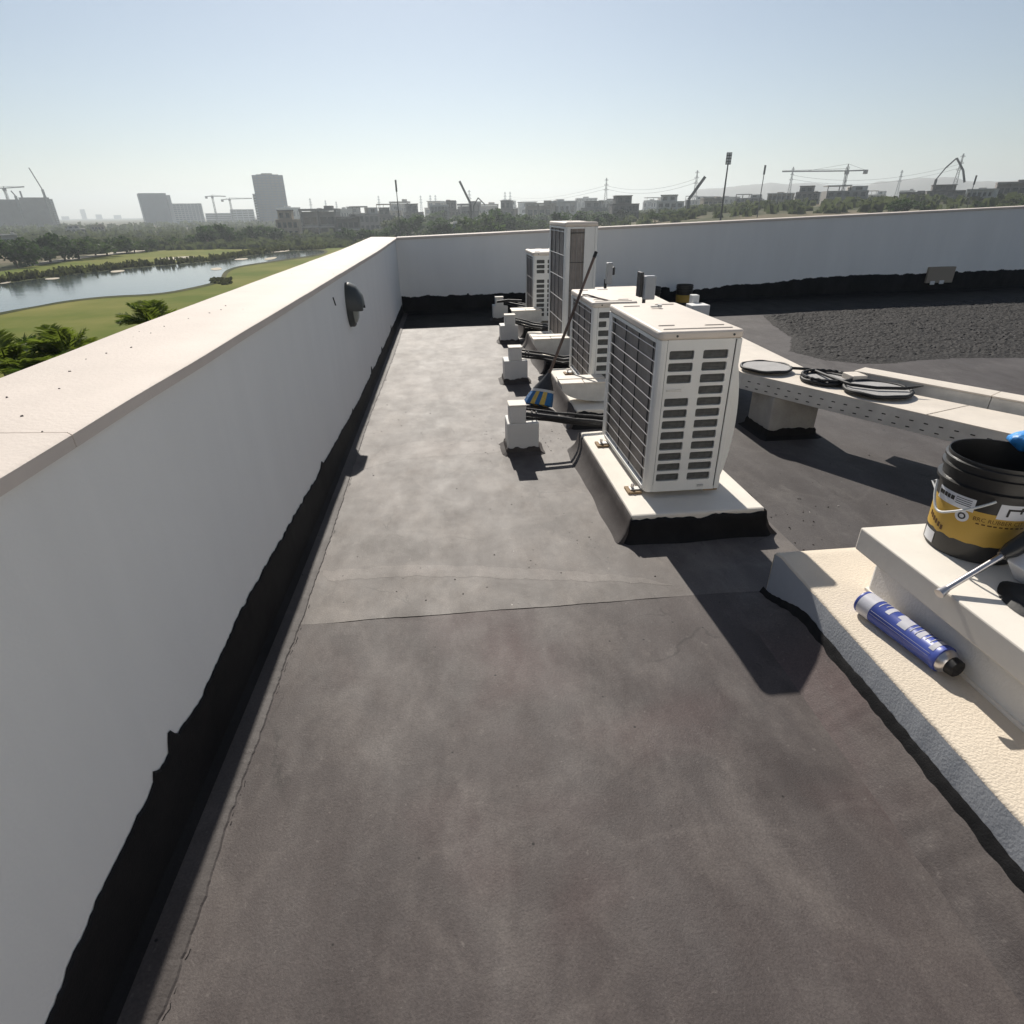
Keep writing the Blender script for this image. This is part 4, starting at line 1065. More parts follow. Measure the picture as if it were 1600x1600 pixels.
# ---- chips and crumbs on deck and coping
def chips(name, spots, m, s0, s1, label):
    mb = MB()
    for (x, y, z) in spots:
        s = random.uniform(s0, s1); a = random.uniform(0, 6.28); vs = []
        for k in range(5):
            q = a+k*1.257+random.uniform(-.3, .3); vs.append((x+s*math.cos(q)*random.uniform(.5, 1), y+s*math.sin(q)*random.uniform(.4, 1), z))
        vs += [(v[0]*.6+x*.4, v[1]*.6+y*.4, z+s*random.uniform(.3, .7)) for v in vs]
        mb.add(vs, [(0, 1, 6, 5), (1, 2, 7, 6), (2, 3, 8, 7), (3, 4, 9, 8), (4, 0, 5, 9), (5, 6, 7, 8, 9)])
    return tag(obj(name, mb, m), label, 'debris', kind='stuff')
sp = []
for px_, py_, n_, sx, sy in ((815, 770, 10, 60, 40), (770, 690, 60, 40, 45), (860, 690, 50, 30, 25), (905, 845, 8, 40, 12), (840, 600, 30, 30, 30), (700, 900, 24, 220, 60), (800, 1200, 16, 350, 250), (1265, 1130, 12, 12, 16), (1450, 1440, 8, 14, 10), (620, 620, 40, 50, 90), (560, 700, 20, 40, 60), (1250, 830, 18, 30, 40), (1330, 760, 10, 100, 50), (300, 1400, 16, 30, 60), (430, 1030, 10, 20, 60)):
    for _ in range(n_):
        p = atz(px_+random.gauss(0, .6)*sx, py_+random.gauss(0, .6)*sy, 0); sp.append((p.x, p.y, -.002 if p.y > 2.2 else -.009))
for px_, py_ in ((741, 1504), (1093, 1093), (343, 1481), (578, 1249), (785, 1047)):
    p = atz(px_, py_, 0); sp.append((p.x, p.y, -.009))
chips('debris', sp, M['chip'], .003, .009, 'dark crumbs of coating scattered over the roof')
sp = []
for px_, py_ in ((303, 1390), (306, 1378), (285, 1412), (803, 861), (375, 1190), (1340, 1300), (1210, 860), (1520, 1360), (1500, 1350), (800, 945), (790, 940), (880, 640), (1265, 800), (1310, 790), (705, 845)):
    p = atz(px_, py_, 0); sp.append((p.x, p.y, -.004))
chips('debris', sp, M['chipw'], .004, .010, 'pale flecks of plaster on the roof')
sp = []
for px_, py_ in ((133, 557), (165, 548), (204, 539), (207, 524), (256, 508), (294, 496), (327, 487), (352, 476), (379, 480), (107, 575), (8, 614), (235, 518), (217, 516), (345, 482), (455, 426), (478, 415), (520, 425), (30, 640), (90, 600), (60, 660)):
    p = atz(px_, py_, 1.208); sp.append((p.x, p.y, left_top(p.y)+(.008*min(1, (WX-p.x)/.2) if p.x > WX-.2 else .008+.004*(WX-.2-p.x)/.237)-.0005))
chips('debris', sp, M['chip'], .0025, .006, 'dark specks of grit on the cream coping')
# ================================================================== LANDSCAPE
GZ = -9.0
def gz(x, y):
    d = math.hypot(x, y); az = math.degrees(math.atan2(x, y))
    return GZ+11.5*sstep(3, 30, az)*sstep(60, 330, d)*(1-sstep(70, 110, abs(az)))+(.5*pn(x*.012, y*.012)+.25*pn(x*.05, y*.05))*sstep(230, 330, d)
def hd(px, py, D):
    d = ray(px, py); h = math.hypot(d.x, d.y); return Vector((0, 0, CAM_H))+d*(D/h)
rs = [6]
while rs[-1] < 4600: rs.append(rs[-1]*1.12)
NA = 144; mb = MB()
for r in rs:
    for i in range(NA):
        a = 2*math.pi*i/NA; x, y = r*math.sin(a), r*math.cos(a); mb.v.append((x, y, gz(x, y)))
mb.f = [(i*NA+(j+1) % NA, i*NA+j, (i+1)*NA+j, (i+1)*NA+(j+1) % NA) for i in range(len(rs)-1) for j in range(NA)]+[tuple(range(NA))]
tag(obj('ground', mb, M['ground'], smooth=60), kind='structure')
def gpts(*q, z=GZ): return [(p.x, p.y) for p in (atz(x, y, z) for x, y in q)]
def smooth_poly(P, it=2):
    for _ in range(it):
        Q = []
        for i, p in enumerate(P):
            q = P[(i+1) % len(P)]; Q += [(p[0]*.75+q[0]*.25, p[1]*.75+q[1]*.25), (p[0]*.25+q[0]*.75, p[1]*.25+q[1]*.75)]
        P = Q
    return P
def flat(name, P, z, m): mb = MB(); mb.sheet(P, z); return tag(obj(name, mb, m), kind='structure')
nearside = [(-300, 20), (-20, 14), (-14, 40), (-20, 120), (-28, 220), (-40, 250)]
flat('fairway', smooth_poly(gpts((-260, 470), (0, 425), (60, 415), (130, 404), (250, 392), (340, 384), (430, 377), (520, 381), (560, 392), (600, 430), (640, 500), (500, 640), (250, 760), (0, 800), (-500, 1000), (-600, 520)), 2), GZ+.10, M['fairway'])
lake = smooth_poly(gpts((-220, 540), (0, 490), (60, 480), (100, 472), (170, 464), (250, 461), (310, 449), (344, 440), (350, 424), (375, 416), (440, 407), (508, 397), (506, 391), (440, 394), (370, 404), (335, 410), (200, 421), (100, 432), (0, 446), (-240, 478)), 2)
flat('bank_strip', smooth_poly(gpts((-225, 548), (0, 493), (100, 474), (170, 466), (250, 463), (314, 451), (352, 441), (356, 425), (380, 417), (440, 409), (512, 399), (512, 389), (440, 392), (365, 401), (332, 406), (200, 416), (100, 427), (0, 440), (-245, 470)), 2), GZ+.14, M['rough'])
flat('lake', lake, GZ+.18, M['lake'])
flat('sand_path', smooth_poly(gpts((40, 414), (125, 401), (240, 388), (330, 381), (345, 383), (240, 391), (130, 404), (45, 418)), 1), GZ+.16, M['sand'])
for q in ([(248, 405), (270, 403), (304, 401), (306, 404), (275, 408), (250, 408)], [(388, 394), (400, 391), (430, 392), (455, 390), (452, 394), (420, 396), (395, 397)], [(328, 421), (345, 419), (348, 423), (332, 424)], [(366, 406), (388, 404), (386, 407), (368, 408)],
          [(172, 425), (196, 423), (194, 426), (175, 428)], [(0, 443), (20, 440), (16, 444), (0, 446)], [(70, 437), (95, 435), (92, 438), (72, 439)], [(412, 405), (434, 402), (430, 406), (415, 408)]):
    flat('sand_bunker', smooth_poly(gpts(*q), 2), GZ+.22, M['sand'])
# reeds along the far waterline
def quads(name, spots, m, label, cat, s0, s1):
    mb = MB()
    for x, y, z, h in spots:
        for _ in range(3):
            a = random.uniform(0, 6.28); w_ = random.uniform(s0, s1); hh = h*random.uniform(.6, 1.1); dx, dy = math.cos(a)*w_, math.sin(a)*w_
            lx, ly = random.uniform(-.4, .4)*hh, random.uniform(-.4, .4)*hh
            mb.add([(x-dx, y-dy, z), (x+dx, y+dy, z), (x+dx*.6+lx, y+dy*.6+ly, z+hh), (x-dx*.7+lx, y-dy*.7+ly, z+hh*.9)], [(0, 1, 2, 3)])
    return tag(obj(name, mb, m), label, cat, kind='stuff')
sp = []
fs_ = gpts((-240, 475), (0, 443), (100, 430), (200, 419), (335, 408), (370, 402), (440, 392.5), (506, 390))
for a, c in zip(fs_[:-1], fs_[1:]):
    L = math.hypot(c[0]-a[0], c[1]-a[1])
    for _ in range(int(L*7)):
        t_ = random.random(); sp.append((lerp(a[0], c[0], t_)+random.gauss(0, .9), lerp(a[1], c[1], t_)+random.gauss(0, 1.6)+1, GZ+.1, random.uniform(.5, 1.7)))
for _ in range(90): p = atz(random.uniform(330, 362), random.uniform(436, 446)-.0, GZ); sp.append((p.x, p.y, GZ+.1, random.uniform(.15, .45)))
quads('reeds', sp, M['reed'], 'dark reeds along the far edge of the lake', 'reeds', .15, .5)
# fringe of grass tufts so the fairway is not a clean sheet
# ---- trees
def crown_mesh(nleaf, lobes, leaf, seed, squash=.8):
    rnd = random.Random(seed); mb = MB()
    L = [(Vector((rnd.gauss(0, .55), rnd.gauss(0, .55), rnd.uniform(-.35, .55)*squash)), rnd.uniform(.38, .62)) for _ in range(lobes)]
    for _ in range(nleaf):
        c, r = rnd.choice(L); d = Vector((rnd.gauss(0, 1), rnd.gauss(0, 1), rnd.gauss(0, 1))).normalized()*r*(rnd.random()**.45)
        p = c+Vector((d.x, d.y, d.z*squash)); n = Vector((rnd.gauss(0, 1), rnd.gauss(0, 1), rnd.gauss(.3, 1))).normalized()
        u = n.orthogonal().normalized(); v = n.cross(u); s = leaf*rnd.uniform(.5, 1.3); s2 = s*rnd.uniform(.5, 1)
        mb.add([p-u*s, p-v*s2, p+u*s, p+v*s2], [(0, 1, 2, 3)])
    return mb
protos = []
for k, (nl, lb, lf, mt, sq) in enumerate(((900, 9, .11, 'leafA', .75), (1000, 12, .10, 'leafB', .65), (800, 7, .12, 'leafA', .95), (700, 10, .11, 'leafC', .7))):
    t = thing('tree', 'tree', 'tree', (0, 0, -500))
    mb = MB(); rnd = random.Random(k+40)
    mb.tube([(0, 0, -1.25), (.02, .01, -.7), (-.02, .03, -.2)], [.085, .06, .045], 7)
    for i in range(5):
        a = i*1.26+rnd.random(); mb.tube([(0, .01, -.55+.08*i), (.25*math.cos(a), .25*math.sin(a), -.2+.05*i), (.5*math.cos(a), .5*math.sin(a), .1)], [.04, .025, .01], 5)
    obj('trunk', mb, M['trunk'], t, local=True, smooth=60)
    obj('crown', crown_mesh(nl, lb, lf, k+7, sq), M[mt], t, local=True)
    protos.append(t)
used_proto = set()
def tree(px, pyt, pyb, D, k, label, group, wide=1.0):
    """crown top at pixel row pyt, stands at distance D"""
    p = hd(px, pyt, D); g = gz(p.x, p.y); h = p.z-g
    s = h/(.85+.75); loc = (p.x, p.y, g+.82*s)
    if k in used_proto: t = copy_tree(protos[k], loc)
    else: t = protos[k]; used_proto.add(k); t.location = loc
    t.scale = (s*wide, s*wide, s); t.rotation_euler = (0, 0, random.uniform(0, 6.28))
    t['label'] = label; t['category'] = 'tree'; t['group'] = group
    return t
G1 = 'trees on the far bank of the lake'
bank = [(12, 374, 190, 2), (38, 366, 200, 0), (62, 362, 205, 0), (88, 364, 210, 2), (112, 370, 215, 1), (140, 366, 232, 0), (160, 371, 226, 1), (190, 368, 238, 2), (205, 374, 240, 1), (228, 371, 245, 0), (252, 373, 262, 3), (276, 368, 270, 1), (296, 365, 275, 0),
        (318, 349, 272, 0), (338, 345, 280, 0), (352, 352, 268, 2), (368, 358, 276, 0), (390, 353, 290, 2), (405, 349, 296, 0), (424, 353, 286, 0), (446, 366, 300, 1), (462, 362, 310, 3), (484, 363, 300, 1), (505, 364, 290, 0), (527, 360, 280, 0), (545, 356, 275, 2), (562, 355, 262, 0), (580, 357, 250, 0), (598, 359, 240, 2)]
KN = {0: 'rounded', 1: 'wide spreading', 2: 'upright', 3: 'pale dusty'}
used_lab = {}
def where(px, marks, lead):
    x, nm = min(marks, key=lambda m_: abs(m_[0]-px)); d = px-x
    return lead % (('just left of ' if d < -9 else 'a little left of ' if d < -3 else 'straight below ' if abs(d) <= 3 else 'a little right of ' if d < 9 else 'just right of ')+nm)
def uniq(l):
    n = used_lab.get(l, 0); used_lab[l] = n+1
    return l if n == 0 else ('second ', 'third ', 'fourth ', 'fifth ')[min(3, n-1)]+l
BM = [(13, 'the frame edge house'), (62, 'the dark unfinished tower'), (115, 'the low white house'), (151, 'the low tan house'), (190, 'the faint stub tower'), (246, 'the blue twin block'), (297, 'the twin block wing'), (331, 'the first tower crane'), (360, 'the second tower crane'), (404, 'the tall tower shoulder'), (430, 'the tall tower'), (447, 'the beige villa'), (495, 'the portal frame villa'), (543, 'the low dark villa'), (572, 'the pergola villa'), (600, 'the narrow dark villa')]
for px, pt, D, k in bank: tree(px, pt, 0, D, k, uniq(where(px, BM, 'bank '+KN[k]+' dark tree %s')), G1, {0: 1.15, 1: 1.5, 2: .95, 3: 1.4}[k])
G2 = 'hazy trees among the villas'
MM = [(618, 'the lone black pole'), (646, 'the grey block villa'), (686, 'the columned pale villa'), (705, 'the tall dark villa'), (735, 'the folded pump arm'), (791, 'the twin far pylons'), (841, 'the long tan villa'), (880, 'the tall columned villa'), (929, 'the grey pylon villa'), (979, 'the dark square villa'), (1049, 'the slit window villa'), (1090, 'the thick leaning boom'), (1116, 'the small tan villa'), (1134, 'the floodlight'), (1169, 'the pergola villa by the mast'), (1196, 'the thin mast'), (1219, 'the columned tan villa'), (1264, 'the tall grey villa'), (1327, 'the roof frame villa'), (1425, 'the half hidden dark villa'), (1482, 'the pump boom villa'), (1534, 'the bent pole villa'), (1585, 'the balcony villa')]
mid = []
rnd = random.Random(5)
for i in range(92):
    px = 605+i*11.2+rnd.uniform(-6, 6); yb = 352-.034*(px-605)
    mid.append((px, yb-rnd.uniform(2, 16)-(5 if rnd.random() < .25 else 0), rnd.uniform(230, 430), rnd.choice((0, 1, 1, 2, 3))))
for i in range(42):
    px = rnd.uniform(900, 1610); mid.append((px, 340-.03*(px-900)-rnd.uniform(0, 9), rnd.uniform(260, 380), rnd.choice((0, 1, 1, 2, 3))))
for px, pt, D, k in mid: tree(px, pt, 0, D, k, uniq(where(px, MM, 'hazy '+KN[k]+' tree %s')), G2, rnd.uniform(1.0, 1.5))
for k, t in enumerate(protos):
    if k not in used_proto: print('unused proto', k)
# scrub, one mass nobody could count
sp = []
for _ in range(7500):
    az = R(random.uniform(-47, 52)); D = random.uniform(240, 900)**1; x, y = D*math.sin(az), D*math.cos(az)
    if pn(x*.012, y*.012, 3) < -.25 and D < 600 and az < .2: continue
    sp.append((x, y, gz(x, y)-.2, random.uniform(.8, 2.6)*(1+D/700)))
for _ in range(2200):
    px = random.uniform(0, 560); p = atz(px, random.uniform(366, 392)-(px-200)*.012, GZ); 
    if p.y < 60: continue
    sp.append((p.x, p.y, GZ, random.uniform(.5, 2.0)))
quads('undergrowth', sp, M['leafC'], 'olive scrub spread between the trees and villas', 'scrub', .8, 2.4)

# ---- palms rising beside the house
def palm(px, py, Y, label, nf, size, seed, spread):
    rnd = random.Random(seed); c = aty(px, py, Y); t = thing('palm', label, 'palm', (c.x, c.y, GZ), 'garden palms beside the house')
    H2 = c.z-GZ; mb = MB(); mb.tube([(0, 0, 0), (.1, 0, H2*.5), (0, 0, H2)], [.2, .15, .13], 10); obj('trunk', mb, M['trunk'], t, local=True, smooth=60)
    for k in range(nf):
        a = 2*math.pi*k/nf+rnd.uniform(-.25, .25); el = rnd.uniform(*spread); L = size*rnd.uniform(.8, 1.15); mb = MB(); P = []
        for i in range(11):
            s = i/10; drop = (s**2)*rnd.uniform(.28, .34)*L
            P.append(Vector((math.cos(a)*math.cos(el)*L*s, math.sin(a)*math.cos(el)*L*s, H2+math.sin(el)*L*s-drop)))
        mb.tube(P, [.022*(1-.8*i/10)+.003 for i in range(11)], 5)
        for i in range(2, 31):
            s = i/30; j = min(9, int(s*10)); p = P[j].lerp(P[j+1], s*10-j); tg = (P[j+1]-P[j]).normalized(); sd = tg.cross(Vector((0, 0, 1))).normalized(); upv = sd.cross(tg)
            ll = size*.42*math.sin(math.pi*min(1, .18+.8*s))**.8
            for sg in (-1, 1):
                dr = (sd*sg*.8+tg*.55+upv*rnd.uniform(-.05, .35)).normalized(); wv = dr.cross(upv).normalized()*.028*size/1.5
                e = p+dr*ll+Vector((0, 0, -.12*ll)); m_ = p+dr*ll*.5
                mb.add([p-wv*.4, p+wv*.4, m_+wv, e, m_-wv], [(0, 1, 2, 3, 4)])
        obj('frond', mb, M['palm'] if rnd.random() < .7 else M['palmd'], t, local=True)
    return t
palm(14, 575, 13.5, 'large palm with broad arching fronds nearest the house, at the edge of the grass', 16, 1.15, 1, (.1, 1.0))
palm(108, 560, 13.2, 'palm with upright spiky fronds just over the long parapet', 15, .95, 2, (.5, 1.35))
palm(62, 590, 12.4, 'low dark palm between the two other near palms', 14, .9, 5, (.2, 1.1))
palm(243, 512, 15.5, 'palm with thin fanned fronds by itself over the coping, farther along', 13, .95, 3, (.35, 1.2))

# ---- villas
def house(px0, px1, pyt, D, m, style, label, rot=0, dep=.75, group='flat roofed villas in the haze'):
    a, c = hd(px0, 340, D), hd(px1, 340, D); w_ = (c-a).length; top = hd((px0+px1)/2, pyt, D); mid_ = Vector((top.x, top.y, 0))
    g = gz(mid_.x, mid_.y)-.3; h = top.z-g; t = thing('villa', label, 'house', (mid_.x, mid_.y, g), group)
    t.rotation_euler = (0, 0, -math.atan2(mid_.x, mid_.y)+rot); dd = w_*dep; fh = h/3
    def P(name, x0, x1, y0, y1, z0, z1, mt, par=None): mb = MB(); mb.box(x0, x1, y0, y1, z0, z1); return obj(name, mb, M[mt], par or t, local=True)
    hw = w_/2
    win = {}
    def window(x, z, ww, wh, y=0):
        k = (round(ww, 2), round(wh, 2))
        if k not in win:
            mb = MB(); mb.box(0, ww, -.08, .0, 0, wh); o = obj('window', mb, M['v_glass'], t, local=True); win[k] = o
        else: o = copy_part(win[k], t)
        o.location = (x, y-.01, z); return o
    if style == 0:
        P('wall', -hw, hw, 0, dd, 0, h*.66, m); P('upper_wall', -hw*.75, hw*.45, dd*.12, dd*.9, h*.66, h*.97, m)
        P('roof', -hw*.8, hw*.5, dd*.06, dd*.95, h*.97, h, 'v_dark'); P('terrace_slab', -hw*1.02, hw*1.02, -.4, dd, h*.66+.01, h*.685, m)
        for i in range(4):
            window(-hw*.85+i*w_*.235, fh*.25, w_*.14, fh*.6); window(-hw*.85+i*w_*.235, fh*1.2, w_*.15, fh*.55)
        for i in range(2): window(-hw*.6+i*w_*.28, fh*2.2, w_*.16, fh*.5, dd*.12)
    elif style == 1:
        P('wall', -hw, hw, w_*.12, dd, 0, h*.9, m); P('roof', -hw*1.03, hw*1.03, -.3, dd, h*.92, h, m); P('balcony', -hw*.98, hw*.98, 0, w_*.12-.02, fh*1.0, fh*1.16, 'v_white')
        for x in (-hw, -hw*.1, hw*.92): P('fin', x, x+hw*.09, 0, w_*.115, 0, h*.918, m)
        P('stair_core', hw*.3, hw*.75, dd*.3, dd*.7, h, h*1.1, m)
        for i in range(4):
            for j in range(2): window(-hw*.84+i*w_*.225, fh*(.2+1.15*j), w_*.17, fh*.75, w_*.12)
    elif style == 2:
        P('wall', -hw, hw, 0, dd, 0, h*.72, m); P('upper_wall', hw*.2, hw*.95, dd*.1, dd*.9, h*.72, h*.95, 'v_white')
        P('pergola_roof', -hw, hw*.15, 0, dd*.8, h*.955, h, m)
        for x in (-hw, -hw*.45, hw*.08): P('column', x, x+.35, .1, .45, h*.72, h*.953, m)
        for i in range(5): window(-hw*.88+i*w_*.19, fh*.3, w_*.11, fh*.6); window(-hw*.88+i*w_*.19, fh*1.3, w_*.11, fh*.6)
        window(hw*.4, h*.76, w_*.15, h*.13, dd*.1)
    elif style == 3:
        P('wall', -hw, hw, .5, dd, 0, h*.86, m); P('roof', -hw*1.04, hw*1.04, -.2, dd, h*.865, h*.93, 'v_white'); P('stair_core', -hw*.3, hw*.2, dd*.3, dd*.7, h*.931, h, m)
        for i in range(6): P('column', lerp(-hw, hw*.94, i/5), lerp(-hw, hw*.94, i/5)+hw*.06, -.1, .3, 0, h*.863, 'v_white')
        for i in range(5): window(lerp(-hw*.9, hw*.55, i/4), fh*.3, w_*.12, fh*.7, .5); window(lerp(-hw*.9, hw*.55, i/4), fh*1.4, w_*.12, fh*.75, .5)
    return t
HS = [(427, 463, 328, 330, 'v_beige', 0, 'beige flat roofed villa just right of the tall tower, behind the bank trees'),
 (466, 524, 326, 360, 'v_conc', 1, 'wide grey villa with portal frame and balcony, next to the beige villa'),
 (524, 562, 338, 345, 'v_dark', 1, 'low dark villa with long window strip, between two taller grey villas'),
 (550, 592, 322, 400, 'v_grey', 2, 'grey villa with a pergola roof left of the lone black pole'),
 (588, 614, 324, 420, 'v_dark', 0, 'narrow dark villa immediately left of the lone black pole'),
 (631, 661, 318, 440, 'v_grey', 0, 'grey block villa right of the lone black pole'),
 (672, 700, 317, 430, 'v_conc', 3, 'pale villa with white columns just below the long crane boom'),
 (694, 716, 313, 460, 'v_dark', 0, 'tall dark narrow villa by the foot of the long crane boom'),
 (720, 750, 318, 470, 'v_grey', 1, 'grey villa under the folded pump arm'),
 (778, 804, 313, 480, 'v_dark', 0, 'dark villa in front of the twin pylons'),
 (820, 862, 317, 470, 'v_tan', 1, 'long tan villa left of the roof canopy villa'),
 (857, 902, 311, 480, 'v_white', 3, 'white villa with tall columns above the tall air conditioner'),
 (908, 950, 314, 430, 'v_grey', 0, 'grey villa under the largest pylon'),
 (958, 1000, 305, 340, 'v_dark', 0, 'dark square villa right of the largest pylon'),
 (1028, 1070, 304, 380, 'v_white', 0, 'whitish villa with one dark slit window near the crane boom'),
 (1100, 1132, 309, 400, 'v_tan', 1, 'tan villa left of the floodlight mast'),
 (1150, 1188, 303, 400, 'v_grey', 2, 'grey villa with pergola by the thin mast'),
 (1200, 1238, 300, 360, 'v_tan', 3, 'tan villa with columns below the lattice pylon'),
 (1246, 1282, 290, 330, 'v_grey', 0, 'tall grey villa left of the rooftop frame villa'),
 (1294, 1360, 289, 340, 'v_conc', 2, 'wide villa with a roof frame under the tower crane'),
 (1405, 1445, 300, 380, 'v_dark', 1, 'dark villa half hidden by trees before the low ridge'),
 (1452, 1512, 288, 350, 'v_dark', 0, 'broad dark villa below the arched pump boom'),
 (1512, 1556, 293, 290, 'v_white', 3, 'pale villa with columns near the photo edge, beside the bent pole'),
 (1560, 1610, 284, 310, 'v_grey', 1, 'grey villa with balconies at the frame edge')]
for h_ in HS: house(*h_, rot=random.uniform(-.3, .3))
rnd = random.Random(21)
LM = BM+MM
for i in range(34):
    px = 462+i*34+rnd.uniform(-14, 14); D = rnd.uniform(480, 850); pw_ = rnd.uniform(9, 20)
    house(px-pw_, px+pw_, 326-.024*(px-460)-rnd.uniform(0, 9), D, rnd.choice(('v_tan', 'v_white', 'v_grey', 'v_conc', 'v_beige', 'v_white')), rnd.choice((0, 1, 2, 3)), uniq(where(px, LM, 'distant flat roof peeking over trees %s')), rnd.uniform(-.4, .4), group='distant roofs over the trees')
# low lit shed
house(690, 742, 346, 260, 'v_white', 3, 'low pale shed roof directly behind the far parapet', 0, .5, 'low sheds')
house(0, 26, 366, 300, 'v_white', 1, 'small white building at the frame edge under the left tower', 0, .6, 'low sheds')
house(100, 132, 352, 520, 'v_white', 0, 'low white house in scrub between the left tower and the twin block', 0, .6, 'low sheds')
house(140, 162, 351, 560, 'v_tan', 1, 'low tan house in scrub beside the low white house', 0, .6, 'low sheds')

# ---- towers
def block(t, name, px0, px1, pyt, D, m, back=0, dep=20, floors=0, bays=0, mt2='t_light', pyb=None):
    a, c = hd(px0, 340, D), hd(px1, 340, D); top = hd((px0+px1)/2, pyt, D).z; l = t.location
    d = (c-a).normalized(); n = Vector((-d.y, d.x, 0)); a = a+n*back; c = c+n*back
    mb = MB(); P = [a, c, c+n*dep, a+n*dep]; mb.prism([(p.x, p.y) for p in P], GZ-.5, top); o = obj(name, mb, M[m], t)
    if floors:
        mb = MB()
        for k in range(floors+1):
            z = lerp(GZ+4, top-.4, k/floors); p0, p1 = a-n*.6-d*.3, c-n*.6+d*.3
            mb.prism([(p0.x, p0.y), (p1.x, p1.y), ((p1+n*.59).x, (p1+n*.59).y), ((p0+n*.59).x, (p0+n*.59).y)], z, z+1.3)
        s = obj('floor_slab', mb, M[mt2], t); s['kind'] = 'stuff'
    if bays:
        for k in range(bays+1):
            p0 = a.lerp(c, k/bays)-n*.75; mb = MB(); mb.prism([((p0-d*.5).x, (p0-d*.5).y), ((p0+d*.5).x, (p0+d*.5).y), ((p0+d*.5+n*.74).x, (p0+d*.5+n*.74).y), ((p0-d*.5+n*.74).x, (p0-d*.5+n*.74).y)], GZ, top+.3)
            obj('pier', mb, M[mt2], t)
    return o
def tower(px, D, label): p = hd(px, 340, D); return thing('tower', label, 'tower', (p.x, p.y, GZ), 'high buildings on the skyline')
t = tower(428, 820, 'tallest tower on the skyline, grey with a stepped shoulder and rounded crown')
block(t, 'main_block', 406, 452, 275, 820, 't_conc', 0, 30, 17, 7, 't_blue'); block(t, 'shoulder_block', 401.5, 406, 304, 820, 't_conc', 3, 24, 10); block(t, 'crown_block', 412, 446, 272, 820, 't_conc', 6, 20); block(t, 'plant_room', 420, 437, 270, 820, 't_conc', 9, 12)
t = tower(250, 1000, 'blue glass twin block with pale frame and lower wing')
block(t, 'main_block', 226, 268, 303, 1000, 't_blue', 0, 30, 12, 0, 't_blue'); block(t, 'frame', 223.5, 226, 302.5, 1000, 't_light', -1, 32); block(t, 'side_block', 268, 274, 306, 1000, 't_light', 2, 26, 10)
block(t, 'wing', 274, 319, 319, 1010, 't_blue', 0, 26, 8, 8, 't_light'); block(t, 'parapet', 226, 268, 302, 1000, 't_light', 5, 3)
t = tower(55, 880, 'dark unfinished tower block with open floor slabs and cranes on top')
block(t, 'main_block', 40, 86, 310, 880, 't_conc', 0, 30, 13, 0, 't_conc'); block(t, 'second_block', 16, 40, 313, 880, 't_conc', 4, 30, 12, 0, 't_conc'); block(t, 'third_block', -30, 16, 313, 885, 't_conc', 0, 30, 12, 3, 't_conc')
block(t, 'open_floors', 86, 91, 312, 880, 't_conc', 8, 14, 13, 0, 't_light')
block(t, 'stair_core', 44, 47, 298, 880, 't_conc', 10, 4)
t = tower(290, 1150, 'low unfinished block under the two tower cranes'); block(t, 'main_block', 322, 362, 334, 1100, 't_conc', 0, 20, 3); block(t, 'wing', 362, 398, 328, 1080, 't_conc', 0, 20, 4, 4)
for (x0, x1, y, lab) in ((96, 108, 338, 'faint far tower nearest the unfinished block'), (128, 136, 327, 'faint thin far tower, highest of the distant haze'), (150, 160, 335, 'faint far tower in haze left of the twin block'), (178, 190, 336, 'faint far stub tower closest to the twin block')):
    t = tower((x0+x1)/2, 3300, lab); block(t, 'main_block', x0, x1, y, 3300, 't_conc', 0, 40)

# ---- cranes, booms, masts
def crane(px, pyt, D, jl, jr, pj, label, cat='crane', th=1.6, name='tower_crane'):
    b0 = hd(px, 340, D); base = Vector((b0.x, b0.y, gz(b0.x, b0.y))); t = thing(name, label, cat, tuple(base), 'tower cranes')
    top = hd(px, pyt, D); mb = MB(); z0 = base.z
    m_ = Vector((top.x, top.y, 0)); 
    for sx in (-1, 1):
        for sy in (-1, 1): mb.bar((m_.x+sx*th*.5, m_.y+sy*th*.5, z0), (m_.x+sx*th*.5, m_.y+sy*th*.5, top.z-2), .35)
    k = int((top.z-z0)/4)
    for i in range(k):
        sgn = 1 if i % 2 else -1; mb.bar((m_.x-sgn*th*.5, m_.y-th*.5, z0+i*4), (m_.x+sgn*th*.5, m_.y-th*.5, z0+i*4+4), .28)
    obj('mast', mb, M['craned'], t)
    pt = hd(px, pj, D); a, c = hd(jl[0], jl[1], D), hd(jr[0], jr[1], D)
    mb = MB(); mb.bar(Vector((m_.x, m_.y, pt.z)), a, .9, .9); mb.bar(Vector((m_.x, m_.y, pt.z+1.6)), Vector((a.x, a.y, a.z+.5)), .25)
    obj('jib', mb, M['craned'], t)
    mb = MB(); mb.bar(Vector((m_.x, m_.y, pt.z)), c, .9, .9); obj('counter_jib', mb, M['craned'], t)
    mb = MB(); mb.box(c.x-1.4, c.x+1.4, c.y-1, c.y+1, c.z-2.6, c.z+.4); obj('counterweight', mb, M['v_dark'], t)
    mb = MB(); mb.box(m_.x-1.3, m_.x+1.3, m_.y-1.2, m_.y+1.2, pt.z-2.4, pt.z-.2); obj('cab', mb, M['craned'], t)
    mb = MB(); mb.bar((m_.x, m_.y, pt.z), top, .6); mb.bar(top, a.lerp(Vector((m_.x, m_.y, pt.z)), .35), .15); mb.bar(top, c, .15); obj('apex', mb, M['craned'], t)
    return t
crane(331, 305, 1000, (353, 307), (322, 307), 306.5, 'left one of the two cranes between twin block and tall tower')
crane(358, 309, 1000, (394, 310), (347, 312), 311, 'right one of the two cranes, closer to the tall tower')
crane(5, 291, 870, (38, 292), (-12, 294), 294, 'crane with level jib above the unfinished tower at the frame edge')
crane(1326, 256, 620, (1222, 268), (1353, 266), 267, 'large tower crane with long jib over the roof frame villa', th=1.5)
